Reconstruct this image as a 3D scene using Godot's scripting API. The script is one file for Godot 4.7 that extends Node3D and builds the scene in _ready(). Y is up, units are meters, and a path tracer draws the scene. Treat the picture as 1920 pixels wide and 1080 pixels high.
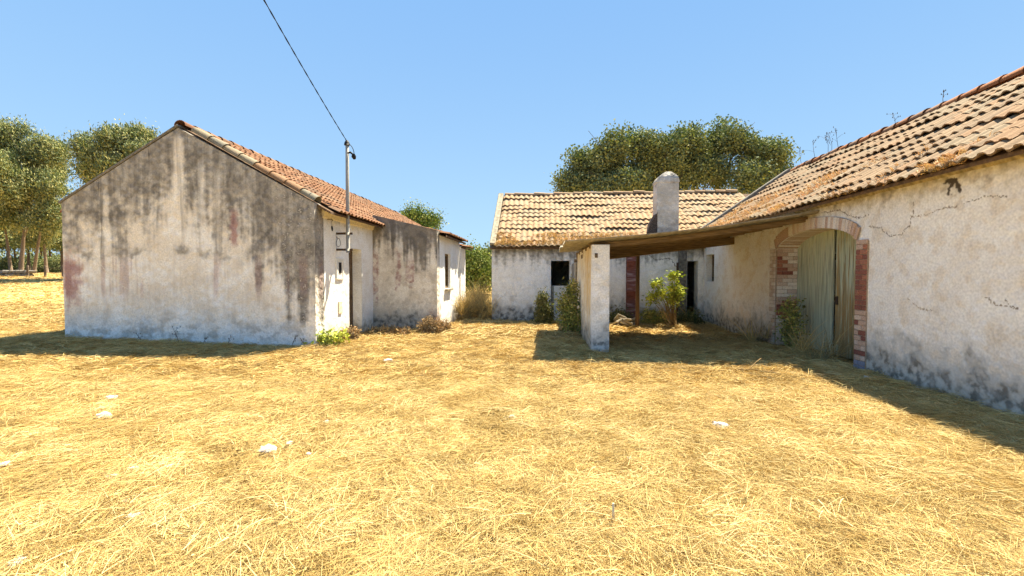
extends Node3D
# A dry farmyard in summer: a long whitewashed house, a rear outbuilding, a lean-to and a barn round a straw-covered yard.
# World axes follow the buildings: -Z runs along the barn wall. D below always means -z (metres ahead).

const F := 850.0
const EYE := Vector3(0, 1.6, 0)
const LX := -4.92      # right wall of the long house
const LD := 9.38       # its gable
const LW := 5.83
const RX := 5.2        # barn wall
const BD := 15.36      # rear building front wall
const BX := -1.82

var view := Basis()
var rng := RandomNumberGenerator.new()
var lump := FastNoiseLite.new()
var taken := {}
var M := {}
var grains := {}

# ---------------------------------------------------------------- photo pixels -> places
func ray(px: float, py: float) -> Vector3:
	return view * Vector3((px - 960.0) / F, (540.0 - py) / F, -1.0)

func at_d(px: float, py: float, d: float) -> Vector3:
	var r := ray(px, py)
	return EYE + r * (d / -r.z)

func at_x(px: float, py: float, x: float) -> Vector3:
	var r := ray(px, py)
	return EYE + r * (x / r.x)

func on_ground(px: float, py: float) -> Vector3:
	var r := ray(px, py)
	var p := EYE + r * (EYE.y / maxf(0.001, -r.y))
	for i in 4:
		var h := ground_height(p.x, -p.z)
		p = EYE + r * ((EYE.y - h) / maxf(0.001, -r.y))
	p.y = ground_height(p.x, -p.z)
	return p

func ground_height(x: float, d: float) -> float:
	var h := 1.55 * smoothstep(14.0, 52.0, d) + 0.15 * smoothstep(-5.0, -11.5, x)
	h += 0.035 * lump.get_noise_2d(x * 2.2, d * 2.2) * smoothstep(0.0, 2.0, absf(x - RX) + 0.6)
	return h

# ---------------------------------------------------------------- nodes
func numbered(called: String) -> String:
	var n: int = taken.get(called, 0)
	taken[called] = n + 1
	return called if n == 0 else "%s_%03d" % [called, n]

func tag(o: Node, label: String, category: String, group := "", kind := "") -> Node:
	o.set_meta("label", label)
	if category: o.set_meta("category", category)
	if group: o.set_meta("group", group)
	if kind: o.set_meta("kind", kind)
	return o

func thing(called: String, label: String, category: String, at := Vector3.ZERO, group := "") -> Node3D:
	var o := Node3D.new()
	o.name = numbered(called)
	add_child(o)
	o.position = at
	tag(o, label, category, group)
	return o

func part(parent: Node3D, called: String, mesh: Mesh, m: Material) -> MeshInstance3D:
	var o := MeshInstance3D.new()
	o.name = called if parent != self else numbered(called)
	o.mesh = mesh
	o.material_override = m
	parent.add_child(o, true)
	return o

func structure(called: String, mesh: Mesh, m: Material) -> MeshInstance3D:
	var o := part(self, called, mesh, m)
	o.set_meta("kind", "structure")
	return o

# ---------------------------------------------------------------- mesh helpers
func st_new(group := -1) -> SurfaceTool:
	var st := SurfaceTool.new()
	st.begin(Mesh.PRIMITIVE_TRIANGLES)
	st.set_smooth_group(group)
	return st

func done(st: SurfaceTool) -> ArrayMesh:
	st.generate_normals()
	return st.commit()

func quad(st: SurfaceTool, a: Vector3, b: Vector3, c: Vector3, d: Vector3, ua := Vector2(0, 0), ub := Vector2(1, 0), uc := Vector2(1, 1), ud := Vector2(0, 1)) -> void:
	st.set_uv(ua); st.add_vertex(a)
	st.set_uv(ub); st.add_vertex(b)
	st.set_uv(uc); st.add_vertex(c)
	st.set_uv(ua); st.add_vertex(a)
	st.set_uv(uc); st.add_vertex(c)
	st.set_uv(ud); st.add_vertex(d)

# box with chamfered long edges, axes in xf, centred
func box(st: SurfaceTool, xf: Transform3D, s: Vector3, ch := 0.0) -> void:
	var h := s * 0.5
	if ch <= 0.0:
		var p := []
		for k in 8:
			p.append(xf * Vector3(h.x * (1 if k & 1 else -1), h.y * (1 if k & 2 else -1), h.z * (1 if k & 4 else -1)))
		var lx := Vector2(s.x, 0); var ly := Vector2(0, s.y); var lz := Vector2(0, s.z); var o := Vector2.ZERO
		quad(st, p[2], p[3], p[1], p[0], o, lx, lx + ly, ly)
		quad(st, p[7], p[6], p[4], p[5], o, lx, lx + ly, ly)
		quad(st, p[6], p[2], p[0], p[4], o, Vector2(s.z, 0), Vector2(s.z, s.y), ly)
		quad(st, p[3], p[7], p[5], p[1], o, Vector2(s.z, 0), Vector2(s.z, s.y), ly)
		quad(st, p[6], p[7], p[3], p[2], o, lx, lx + lz, lz)
		quad(st, p[0], p[1], p[5], p[4], o, lx, lx + lz, lz)
		return
	# chamfer: octagonal section across x,z with top and bottom insets
	var ring := [Vector2(-h.x + ch, -h.z), Vector2(h.x - ch, -h.z), Vector2(h.x, -h.z + ch), Vector2(h.x, h.z - ch), Vector2(h.x - ch, h.z), Vector2(-h.x + ch, h.z), Vector2(-h.x, h.z - ch), Vector2(-h.x, -h.z + ch)]
	var lv := [[-h.y, 1.0 - ch / maxf(h.x, h.z)], [-h.y + ch, 1.0], [h.y - ch, 1.0], [h.y, 1.0 - ch / maxf(h.x, h.z)]]
	for i in 3:
		for k in 8:
			var a: Vector2 = ring[k]; var b: Vector2 = ring[(k + 1) % 8]
			var y0: float = lv[i][0]; var y1: float = lv[i + 1][0]
			var s0: float = lv[i][1]; var s1: float = lv[i + 1][1]
			quad(st, xf * Vector3(a.x * s1, y1, a.y * s1), xf * Vector3(b.x * s1, y1, b.y * s1), xf * Vector3(b.x * s0, y0, b.y * s0), xf * Vector3(a.x * s0, y0, a.y * s0), Vector2(k * 0.1, y1), Vector2(k * 0.1 + 0.1, y1), Vector2(k * 0.1 + 0.1, y0), Vector2(k * 0.1, y0))
	for e in [0, 3]:
		var y: float = lv[e][0]; var sc: float = lv[e][1]
		for k in range(1, 7):
			var a2: Vector2 = ring[0] * sc; var b2: Vector2 = ring[k] * sc; var c2: Vector2 = ring[k + 1] * sc
			for v in ([a2, b2, c2] if e == 3 else [a2, c2, b2]):
				st.set_uv(v); st.add_vertex(xf * Vector3(v.x, y, v.y))

# square bar from a to b
func bar(st: SurfaceTool, a: Vector3, b: Vector3, w: float, h: float, ch := 0.0) -> void:
	var y := (b - a).normalized()
	var x := y.cross(Vector3.UP)
	if x.length() < 0.1: x = Vector3.RIGHT
	x = x.normalized()
	var z := x.cross(y)
	box(st, Transform3D(Basis(x, y, z), (a + b) * 0.5), Vector3(w, a.distance_to(b), h), ch)

func tube(st: SurfaceTool, pts: Array, radii: Array, sides := 8, cap := true) -> void:
	var rings := []
	for i in pts.size():
		var t: Vector3 = (pts[mini(i + 1, pts.size() - 1)] - pts[maxi(i - 1, 0)]).normalized()
		var x := t.cross(Vector3(0.31, 0.2, 0.93)).normalized()
		var y := t.cross(x)
		var ring := []
		for k in sides:
			var a := TAU * k / sides
			ring.append(pts[i] + (x * cos(a) + y * sin(a)) * radii[i])
		rings.append(ring)
	for i in pts.size() - 1:
		for k in sides:
			var n := (k + 1) % sides
			quad(st, rings[i][k], rings[i][n], rings[i + 1][n], rings[i + 1][k], Vector2(float(k) / sides, i), Vector2(float(k + 1) / sides, i), Vector2(float(k + 1) / sides, i + 1), Vector2(float(k) / sides, i + 1))
	if cap:
		for e in [0, pts.size() - 1]:
			for k in range(1, sides - 1):
				st.add_vertex(rings[e][0]); st.add_vertex(rings[e][k]); st.add_vertex(rings[e][k + 1])

# a plastered wall of real thickness with openings: u along, y up, n outward
func wall_mesh(o: Vector3, u: Vector3, n: Vector3, thick: float, w: float, top: Callable, holes: Array, tex_h: float, bump := 0.012, extra := [], foot := -0.25, step := 0.3, tex_w := 0.0) -> ArrayMesh:
	var tw := tex_w if tex_w > 0.0 else w
	var us := [0.0, w]
	var levels := []
	var k := step
	while k < w - 0.02:
		us.append(k); k += step
	for e in extra: us.append(e)
	k = 0.0
	while k < 6.0:
		levels.append(k); k += step
	for h in holes:
		us.append(h.u0); us.append(h.u1)
		levels.append(h.lo)
		if h.hi is float: levels.append(h.hi)
		else:
			for j in range(1, 12): us.append(lerpf(h.u0, h.u1, j / 12.0))
	us.sort(); levels.sort()
	var st := st_new(1)
	var P := func(a: float, b: float) -> Vector3:
		return o + u * a + Vector3.UP * b + n * (bump * lump.get_noise_3d(o.x * 7.0 + a * 14.0, b * 14.0, o.z * 3.0 + n.x * 40.0))
	var Q := func(a: float, b: float) -> Vector3: return o + u * a + Vector3.UP * b - n * thick
	var T := func(a: float, b: float) -> Vector2: return Vector2(a / tw, 1.0 - b / tex_h)
	for i in us.size() - 1:
		var a: float = us[i]; var b: float = us[i + 1]
		if b - a < 0.004: continue
		var mid := (a + b) * 0.5
		var segs := []
		var lo_a := foot; var lo_b := foot
		var mine = null
		for h in holes:
			if mid > h.u0 and mid < h.u1: mine = h
		if mine != null:
			var ha: float = mine.hi if mine.hi is float else mine.hi.call(a)
			var hb: float = mine.hi if mine.hi is float else mine.hi.call(b)
			if mine.lo > foot + 0.01: segs.append([foot, foot, mine.lo, mine.lo])
			segs.append([ha, hb, top.call(a), top.call(b)])
			st.set_smooth_group(-1)
			quad(st, P.call(a, ha), P.call(b, hb), Q.call(b, hb), Q.call(a, ha), T.call(a, ha), T.call(b, hb), T.call(b, hb - thick), T.call(a, ha - thick))
			if mine.lo > foot + 0.01:
				quad(st, P.call(a, mine.lo), P.call(b, mine.lo), Q.call(b, mine.lo), Q.call(a, mine.lo), T.call(a, mine.lo), T.call(b, mine.lo), T.call(b, mine.lo + thick), T.call(a, mine.lo + thick))
			st.set_smooth_group(1)
		else:
			segs.append([foot, foot, top.call(a), top.call(b)])
		for s in segs:
			var cuts := [[s[0], s[1]]]
			for l in levels:
				if l > maxf(s[0], s[1]) + 0.03 and l < minf(s[2], s[3]) - 0.03: cuts.append([l, l])
			cuts.append([s[2], s[3]])
			for j in cuts.size() - 1:
				var c0: Array = cuts[j]; var c1: Array = cuts[j + 1]
				quad(st, P.call(a, c1[0]), P.call(b, c1[1]), P.call(b, c0[1]), P.call(a, c0[0]), T.call(a, c1[0]), T.call(b, c1[1]), T.call(b, c0[1]), T.call(a, c0[0]))
			st.set_smooth_group(-1)
			quad(st, Q.call(b, s[3]), Q.call(a, s[2]), Q.call(a, s[0]), Q.call(b, s[1]), T.call(b, s[3]), T.call(a, s[2]), T.call(a, s[0]), T.call(b, s[1]))
			st.set_smooth_group(1)
		st.set_smooth_group(-1)
		var ta: float = top.call(a); var tb: float = top.call(b)
		quad(st, P.call(a, ta), P.call(b, tb), Q.call(b, tb), Q.call(a, ta), T.call(a, ta), T.call(b, tb), T.call(b, tb - 0.2), T.call(a, ta - 0.2))
		st.set_smooth_group(1)
	st.set_smooth_group(-1)
	for e in [0.0, w]:
		var te: float = top.call(e)
		var ys := [foot]
		for l in levels:
			if l > foot and l < te - 0.02: ys.append(l)
		ys.append(te)
		for j in ys.size() - 1:
			quad(st, P.call(e, ys[j]), P.call(e, ys[j + 1]), Q.call(e, ys[j + 1]), Q.call(e, ys[j]), T.call(e, ys[j]), T.call(e, ys[j + 1]), T.call(e + thick * (1.0 if e == 0.0 else -1.0), ys[j + 1]), T.call(e + thick * (1.0 if e == 0.0 else -1.0), ys[j]))
	for h in holes:
		for e in [h.u0, h.u1]:
			var he: float = h.hi if h.hi is float else h.hi.call(e)
			var s := 1.0 if e == h.u0 else -1.0
			var lo: float = maxf(h.lo, foot)
			quad(st, P.call(e, lo), P.call(e, he), Q.call(e, he), Q.call(e, lo), T.call(e, lo), T.call(e, he), T.call(e - s * thick, he), T.call(e - s * thick, lo))
	return done(st)

# ---------------------------------------------------------------- textures
func nf(w: int, h: int, sd: int, freq: float, oct := 4, sx := 1.0, sy := 1.0) -> PackedByteArray:
	var n := FastNoiseLite.new()
	n.seed = sd
	n.noise_type = FastNoiseLite.TYPE_SIMPLEX_SMOOTH
	n.frequency = freq
	n.fractal_octaves = oct
	var im := n.get_image(maxi(8, int(w * sx)), maxi(8, int(h * sy)), false, false, true)
	im.convert(Image.FORMAT_L8)
	if im.get_width() != w or im.get_height() != h:
		im.resize(w, h, Image.INTERPOLATE_CUBIC)
	return im.get_data()

func mix3(a: Vector3, b: Vector3, t: float) -> Vector3:
	return a.lerp(b, clampf(t, 0.0, 1.0))

# paint(u metres, v metres, index) -> sRGB colour as Vector3 0..1
func painted(wm: float, hm: float, ppm: float, sd: int, paint: Callable, rough := 0.95, relief := 2.2) -> StandardMaterial3D:
	var w := int(wm * ppm); var h := int(hm * ppm)
	var data := PackedByteArray()
	data.resize(w * h * 3)
	var i := 0
	for y in h:
		var v := hm * (1.0 - (y + 0.5) / h)
		for x in w:
			var c: Vector3 = paint.call(wm * (x + 0.5) / w, v, i)
			data[i * 3] = clampi(int(c.x * 255.0), 0, 255)
			data[i * 3 + 1] = clampi(int(c.y * 255.0), 0, 255)
			data[i * 3 + 2] = clampi(int(c.z * 255.0), 0, 255)
			i += 1
	var m := StandardMaterial3D.new()
	m.albedo_texture = ImageTexture.create_from_image(Image.create_from_data(w, h, false, Image.FORMAT_RGB8, data))
	m.roughness = rough
	m.metallic_specular = 0.25
	if relief > 0.0:
		var n := FastNoiseLite.new()
		n.seed = sd + 900; n.frequency = 5.0 / ppm; n.fractal_octaves = 5
		var im := n.get_image(w, h, false, false, true)
		im.convert(Image.FORMAT_RGBA8)
		im.bump_map_to_normal_map(relief)
		m.normal_enabled = true
		m.normal_texture = ImageTexture.create_from_image(im)
		m.normal_scale = 1.0
	return m

func plain(c: Color, rough := 0.85, noise_amount := 0.25, freq := 0.03, scale := 1.5, metal := 0.0, spec := 0.3) -> StandardMaterial3D:
	# a triplanar material of one colour with grain; the grain textures are shared
	var m := StandardMaterial3D.new()
	var key := "%.2f %.2f" % [noise_amount, freq]
	if not grains.has(key):
		var n := FastNoiseLite.new()
		n.seed = 31 + grains.size(); n.frequency = freq; n.fractal_octaves = 5
		var w := 256
		var im := n.get_seamless_image(w, w, false, false, 0.2, true)
		im.convert(Image.FORMAT_L8)
		var d := im.get_data()
		var o := PackedByteArray(); o.resize(w * w * 3)
		for k in w * w:
			var v := clampi(int((1.0 - noise_amount * 1.3 + noise_amount * 1.5 * d[k] / 255.0) * 255.0), 0, 255)
			o[k * 3] = v; o[k * 3 + 1] = v; o[k * 3 + 2] = v
		im.convert(Image.FORMAT_RGBA8)
		im.bump_map_to_normal_map(3.0)
		grains[key] = [ImageTexture.create_from_image(Image.create_from_data(w, w, false, Image.FORMAT_RGB8, o)), ImageTexture.create_from_image(im)]
	m.albedo_color = Color(minf(c.r * 1.06, 1.0), minf(c.g * 1.06, 1.0), minf(c.b * 1.06, 1.0))
	m.albedo_texture = grains[key][0]
	m.normal_enabled = true
	m.normal_texture = grains[key][1]
	m.uv1_triplanar = true
	m.uv1_scale = Vector3.ONE * scale
	m.roughness = rough
	m.metallic = metal
	m.metallic_specular = spec
	return m

func vertex_mat(rough := 0.9, spec := 0.2, back := Color.BLACK) -> StandardMaterial3D:
	var m := StandardMaterial3D.new()
	m.vertex_color_use_as_albedo = true
	m.roughness = rough
	m.metallic_specular = spec
	m.cull_mode = BaseMaterial3D.CULL_DISABLED
	if back != Color.BLACK:
		m.backlight_enabled = true
		m.backlight = back
	return m

func near_any(u: float, list: Array, wid: float) -> float:
	var best := 0.0
	for x in list:
		best = maxf(best, 1.0 - absf(u - x) / wid)
	return best

# distance from p to a polyline
func dist_line(p: Vector2, pts: Array) -> float:
	var best := 99.0
	for i in pts.size() - 1:
		best = minf(best, p.distance_to(Geometry2D.get_closest_point_to_segment(p, pts[i], pts[i + 1])))
	return best

const GREY := Vector3(0.545, 0.525, 0.495)
const BLACKISH := Vector3(0.36, 0.345, 0.325)
const CREAM := Vector3(0.90, 0.86, 0.80)
const WHITE := Vector3(0.945, 0.93, 0.905)
const MAROON := Vector3(0.58, 0.42, 0.41)
const SOIL := Vector3(0.52, 0.45, 0.35)

func gable_top(u: float) -> float:
	var pk := LW - 2.79 - 0.25
	pk = 2.79
	if u < pk: return lerpf(3.20, 4.79, u / pk)
	return lerpf(4.79, 3.13, (u - pk) / (LW - pk))

func make_gable_material() -> StandardMaterial3D:
	var W := LW; var H := 5.0; var ppm := 88.0
	var w := int(W * ppm); var h := int(H * ppm)
	var broad := nf(w, h, 11, 0.010, 4)
	var fine := nf(w, h, 12, 0.06, 4)
	var grain := nf(w, h, 13, 0.25, 3)
	var drip := nf(w, h, 14, 0.035, 4, 1.0, 0.07)
	var thin := nf(w, h, 15, 0.11, 3, 1.0, 0.05)
	var blot := nf(w, h, 16, 0.022, 5)
	var crack := [Vector2(0.75, 1.98), Vector2(1.25, 1.45), Vector2(1.75, 1.15), Vector2(2.1, 0.9)]
	var seam := [Vector2(0.5, 2.02), Vector2(1.6, 2.05), Vector2(2.3, 2.25), Vector2(3.2, 2.05), Vector2(4.2, 2.03), Vector2(4.6, 2.2), Vector2(5.2, 2.5)]
	return painted(W, H, ppm, 11, func(u: float, v: float, i: int) -> Vector3:
		var b := broad[i] / 255.0; var f := fine[i] / 255.0; var g := grain[i] / 255.0
		var dr := drip[i] / 255.0; var th := thin[i] / 255.0; var bl := blot[i] / 255.0
		var d := gable_top(u) - v
		var c := mix3(CREAM, WHITE, smoothstep(0.35, 0.75, b * 0.6 + f * 0.4))
		c = mix3(c, Vector3(0.80, 0.75, 0.69), smoothstep(0.42, 0.78, th * 0.3 + bl * 0.45 + g * 0.25) * 0.65)
		# dark lichen and rain streaks hanging from the rake
		var reach := 1.45 + 0.35 * smoothstep(2.4, 4.0, u) + 0.95 * smoothstep(4.2, 5.7, u) - 0.5 * (1.0 - smoothstep(0.2, 1.8, u))
		var lich := smoothstep(-0.75, 0.85, reach * (0.55 + dr * 0.8) - d + (f - 0.5) * 0.7 + (bl - 0.5) * 0.9)
		var pale := near_any(u + (f - 0.5) * 0.05, [2.80], 0.16)
		pale = maxf(pale * 1.6, near_any(u + (f - 0.5) * 0.06, [3.33, 3.68], 0.12) * 0.7 * smoothstep(0.35, 0.7, d))
		lich *= 1.0 - clampf(pale, 0.0, 0.85) * smoothstep(0.05, 0.25, d)
		c = mix3(c, mix3(GREY, BLACKISH, smoothstep(0.30, 0.72, bl * 0.4 + th * 0.25 + dr * 0.35)), lich * (0.64 + 0.22 * smoothstep(0.3, 0.7, f)))
		var long_drip := smoothstep(0.60, 0.80, dr * 0.55 + th * 0.45) * (1.0 - smoothstep(1.6, 3.2, d))
		c = mix3(c, GREY * 1.15, long_drip * 0.42)
		c = mix3(c, BLACKISH * 1.1, smoothstep(0.5, 0.9, near_any(u + (th - 0.5) * 0.12, [0.93], 0.07)) * smoothstep(1.8, 2.1, v) * 0.5)
		# old red wash showing through
		var red := smoothstep(0.30, 0.7, bl * 0.5 + dr * 0.6) * (smoothstep(0.7, 1.3, v + (f - 0.5) * 0.5) * (1.0 - smoothstep(1.8, 2.3, v + (f - 0.5) * 0.4)) * (1.0 - smoothstep(0.20, 0.66, u + (f - 0.5) * 0.3)))
		red = maxf(red, smoothstep(0.2, 0.8, near_any(u + (f - 0.5) * 0.1, [4.02], 0.16)) * smoothstep(2.15, 2.35, v) * (1.0 - smoothstep(2.85, 3.1, v)) * 0.9)
		red = maxf(red, smoothstep(0.58, 0.75, dr) * smoothstep(0.9, 1.4, v) * (1.0 - smoothstep(1.7, 2.2, v)) * 0.35)
		c = mix3(c, MAROON, red * 0.75)
		# horizontal day-joint with grime, and a crack
		var p := Vector2(u, v + (f - 0.5) * 0.16)
		c = mix3(c, GREY, (1.0 - smoothstep(0.0, 0.13, dist_line(p, seam))) * smoothstep(0.4, 0.7, bl * 0.4 + b * 0.6) * 0.8)
		c = mix3(c, Vector3(0.86, 0.84, 0.80), (1.0 - smoothstep(0.004, 0.018, dist_line(Vector2(u, v + (g - 0.5) * 0.05), crack))) * 0.7)
		# limewashed foot with mould
		var foot := 1.0 - smoothstep(0.30, 0.75, v + (b - 0.5) * 0.7)
		c = mix3(c, Vector3(0.87, 0.875, 0.88), foot * 0.8)
		var mould := smoothstep(0.42, 0.72, bl * 0.5 + f * 0.5) * (1.0 - smoothstep(0.25, 1.0, v + (f - 0.5) * 0.5)) * (1.0 - 0.8 * foot * smoothstep(0.3, 0.1, v))
		c = mix3(c, Vector3(0.58, 0.56, 0.525), mould * 0.6)
		# flaked white chips in the dark right edge
		c = mix3(c, Vector3(0.78, 0.75, 0.72), smoothstep(0.68, 0.76, g * 0.5 + f * 0.5) * smoothstep(4.6, 5.3, u) * 0.7)
		return c * (0.90 + 0.2 * g))

func plaster_material(W: float, H: float, ppm: float, sd: int, base: Vector3, light: Vector3, opts: Dictionary) -> StandardMaterial3D:
	# a general whitewashed wall: top = depth of dark rain stain, foot = height of grime, red = list of [u, halfwidth, v0, v1], cracks = polylines, holes = polylines of lost plaster
	var w := int(W * ppm); var h := int(H * ppm)
	var broad := nf(w, h, sd, 1.1 / ppm, 4)
	var fine := nf(w, h, sd + 1, 6.0 / ppm, 4)
	var grain := nf(w, h, sd + 2, 24.0 / ppm, 3)
	var drip := nf(w, h, sd + 3, 4.0 / ppm, 4, 1.0, 0.08)
	var blot := nf(w, h, sd + 4, 2.4 / ppm, 5)
	var top: float = opts.get("top", 0.0); var foot: float = opts.get("foot", 0.3)
	var hh: Callable = opts.get("edge", func(_u: float) -> float: return H)
	var reds: Array = opts.get("red", [])
	var cracks: Array = opts.get("cracks", [])
	var topc: Vector3 = opts.get("topc", GREY)
	var footc: Vector3 = opts.get("footc", Vector3(0.50, 0.48, 0.45))
	var patch: float = opts.get("patch", 0.3)
	var patchc: Vector3 = opts.get("patchc", Vector3(0.70, 0.66, 0.60))
	return painted(W, H, ppm, sd, func(u: float, v: float, i: int) -> Vector3:
		var b := broad[i] / 255.0; var f := fine[i] / 255.0; var g := grain[i] / 255.0
		var dr := drip[i] / 255.0; var bl := blot[i] / 255.0
		var c := mix3(base, light, smoothstep(0.3, 0.7, b * 0.6 + f * 0.4))
		c = mix3(c, patchc, smoothstep(0.52, 0.72, bl * 0.7 + f * 0.3) * patch)
		if top > 0.0:
			var d: float = hh.call(u) - v
			var s := smoothstep(-0.38, 0.45, top * (0.1 + dr * 1.5) - d + (f - 0.5) * 0.45)
			c = mix3(c, mix3(topc, BLACKISH, smoothstep(0.4, 0.8, bl)), s * 0.85)
		if opts.has("ochre"):
			c = mix3(c, Vector3(0.84, 0.70, 0.46), smoothstep(0.30, 0.75, dr * 0.6 + f * 0.25 + 0.35 * smoothstep(1.4, 3.9, u) - 0.15) * smoothstep(0.5, 1.3, v + (dr - 0.5) * 1.2) * 0.75)
		for r in reds:
			var k: float = smoothstep(0.0, 0.7, 1.0 - absf(u + (dr - 0.5) * 0.14 - r[0]) / r[1]) * smoothstep(r[2] - 0.1, r[2] + 0.2, v + (f - 0.5) * 0.4) * (1.0 - smoothstep(r[3] - 0.2, r[3] + 0.1, v + (f - 0.5) * 0.4))
			c = mix3(c, MAROON * 0.92, k * smoothstep(0.25, 0.7, bl * 0.5 + f * 0.5) * 0.62)
		if foot > 0.0:
			var z := 1.0 - smoothstep(foot * 0.1, foot * 1.5, v + (bl - 0.5) * foot * 1.4 + (f - 0.5) * foot * 0.7)
			c = mix3(c, mix3(footc, footc * 0.72, smoothstep(0.45, 0.65, f)), z * (0.45 + 0.55 * smoothstep(0.3, 0.65, f * 0.7 + g * 0.3)) * 0.9)
		for k2 in cracks:
			var dd := dist_line(Vector2(u + (f - 0.5) * 0.10, v + (g - 0.5) * 0.04 + (b - 0.5) * 0.08), k2.pts)
			if dd < k2.w * 3.0:
				c = mix3(c, k2.c, 1.0 - smoothstep(k2.w * 0.4, k2.w, dd))
		return c * (0.91 + 0.18 * g), 0.95, opts.get("relief", 2.4))

# ---------------------------------------------------------------- roof tiles
var tile_variants := {}

func tile_mesh(col: Color, sd: int, tw: float, tl: float) -> ArrayMesh:
	var r := RandomNumberGenerator.new()
	r.seed = sd
	var st := st_new(1)
	var n := 8
	var amp := 0.0215 + r.randf_range(-0.003, 0.003)
	var th := 0.020
	var X := func(k: int) -> float: return (float(k) / n - 0.5) * (tw + 0.012)
	var Y := func(k: int) -> float: return amp * (1.0 - cos(TAU * k / n)) - 0.004
	var chip := r.randf_range(-0.012, 0.012)
	for k in n:
		var x0: float = X.call(k); var x1: float = X.call(k + 1); var y0: float = Y.call(k); var y1: float = Y.call(k + 1)
		var z0 := chip * sin(k * 1.7); var z1 := chip * sin((k + 1) * 1.7)
		var c0 := col * (0.92 + 0.16 * r.randf())
		st.set_smooth_group(1)
		for p in [[x0, y0, z0], [x1, y1, z1], [x1, y1, tl], [x0, y0, z0], [x1, y1, tl], [x0, y0, tl]]:
			st.set_color(c0); st.set_uv(Vector2(p[0], p[2])); st.add_vertex(Vector3(p[0], p[1] + th, p[2]))
		st.set_smooth_group(-1)
		for p in [[x0, y0, z0], [x1, y1, z1], [x1, y1 + th, z1], [x0, y0, z0], [x1, y1 + th, z1], [x0, y0 + th, z0]]:
			st.set_color(c0); st.set_uv(Vector2(p[0], p[2])); st.add_vertex(Vector3(p[0], p[1], p[2]))
		st.set_smooth_group(2)
		for p in [[x1, y1, z1], [x0, y0, z0], [x0, y0, tl], [x1, y1, z1], [x0, y0, tl], [x1, y1, tl]]:
			st.set_color(c0); st.set_uv(Vector2(p[0], p[2])); st.add_vertex(Vector3(p[0], p[1], p[2]))
	return done(st)

func cap_mesh(col: Color, sd: int, length: float, rad: float) -> ArrayMesh:
	# half-round ridge tile, slightly tapered, local z along
	var r := RandomNumberGenerator.new()
	r.seed = sd
	var st := st_new(1)
	var n := 8
	for k in n:
		var a0 := PI * k / n - 0.12 * (1.0 - 2.0 * k / n); var a1 := PI * (k + 1) / n - 0.12 * (1.0 - 2.0 * (k + 1) / n)
		var c0 := col * (0.9 + 0.2 * r.randf())
		var A := func(a: float, z: float, o: float) -> Vector3:
			var rr := rad * (1.17 if z < 0.05 else 0.90) + o
			return Vector3(cos(a) * rr, sin(a) * rr * 0.85, z)
		for q in [[A.call(a0, 0.0, 0.0), A.call(a1, 0.0, 0.0), A.call(a1, length, 0.0), A.call(a0, length, 0.0), 1], [A.call(a0, 0.0, -0.016), A.call(a1, 0.0, -0.016), A.call(a1, length, -0.016), A.call(a0, length, -0.016), 2], [A.call(a0, 0.0, -0.016), A.call(a1, 0.0, -0.016), A.call(a1, 0.0, 0.0), A.call(a0, 0.0, 0.0), -1]]:
			st.set_smooth_group(q[4])
			st.set_color(c0)
			quad(st, q[0], q[1], q[2], q[3])
	return done(st)

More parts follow.
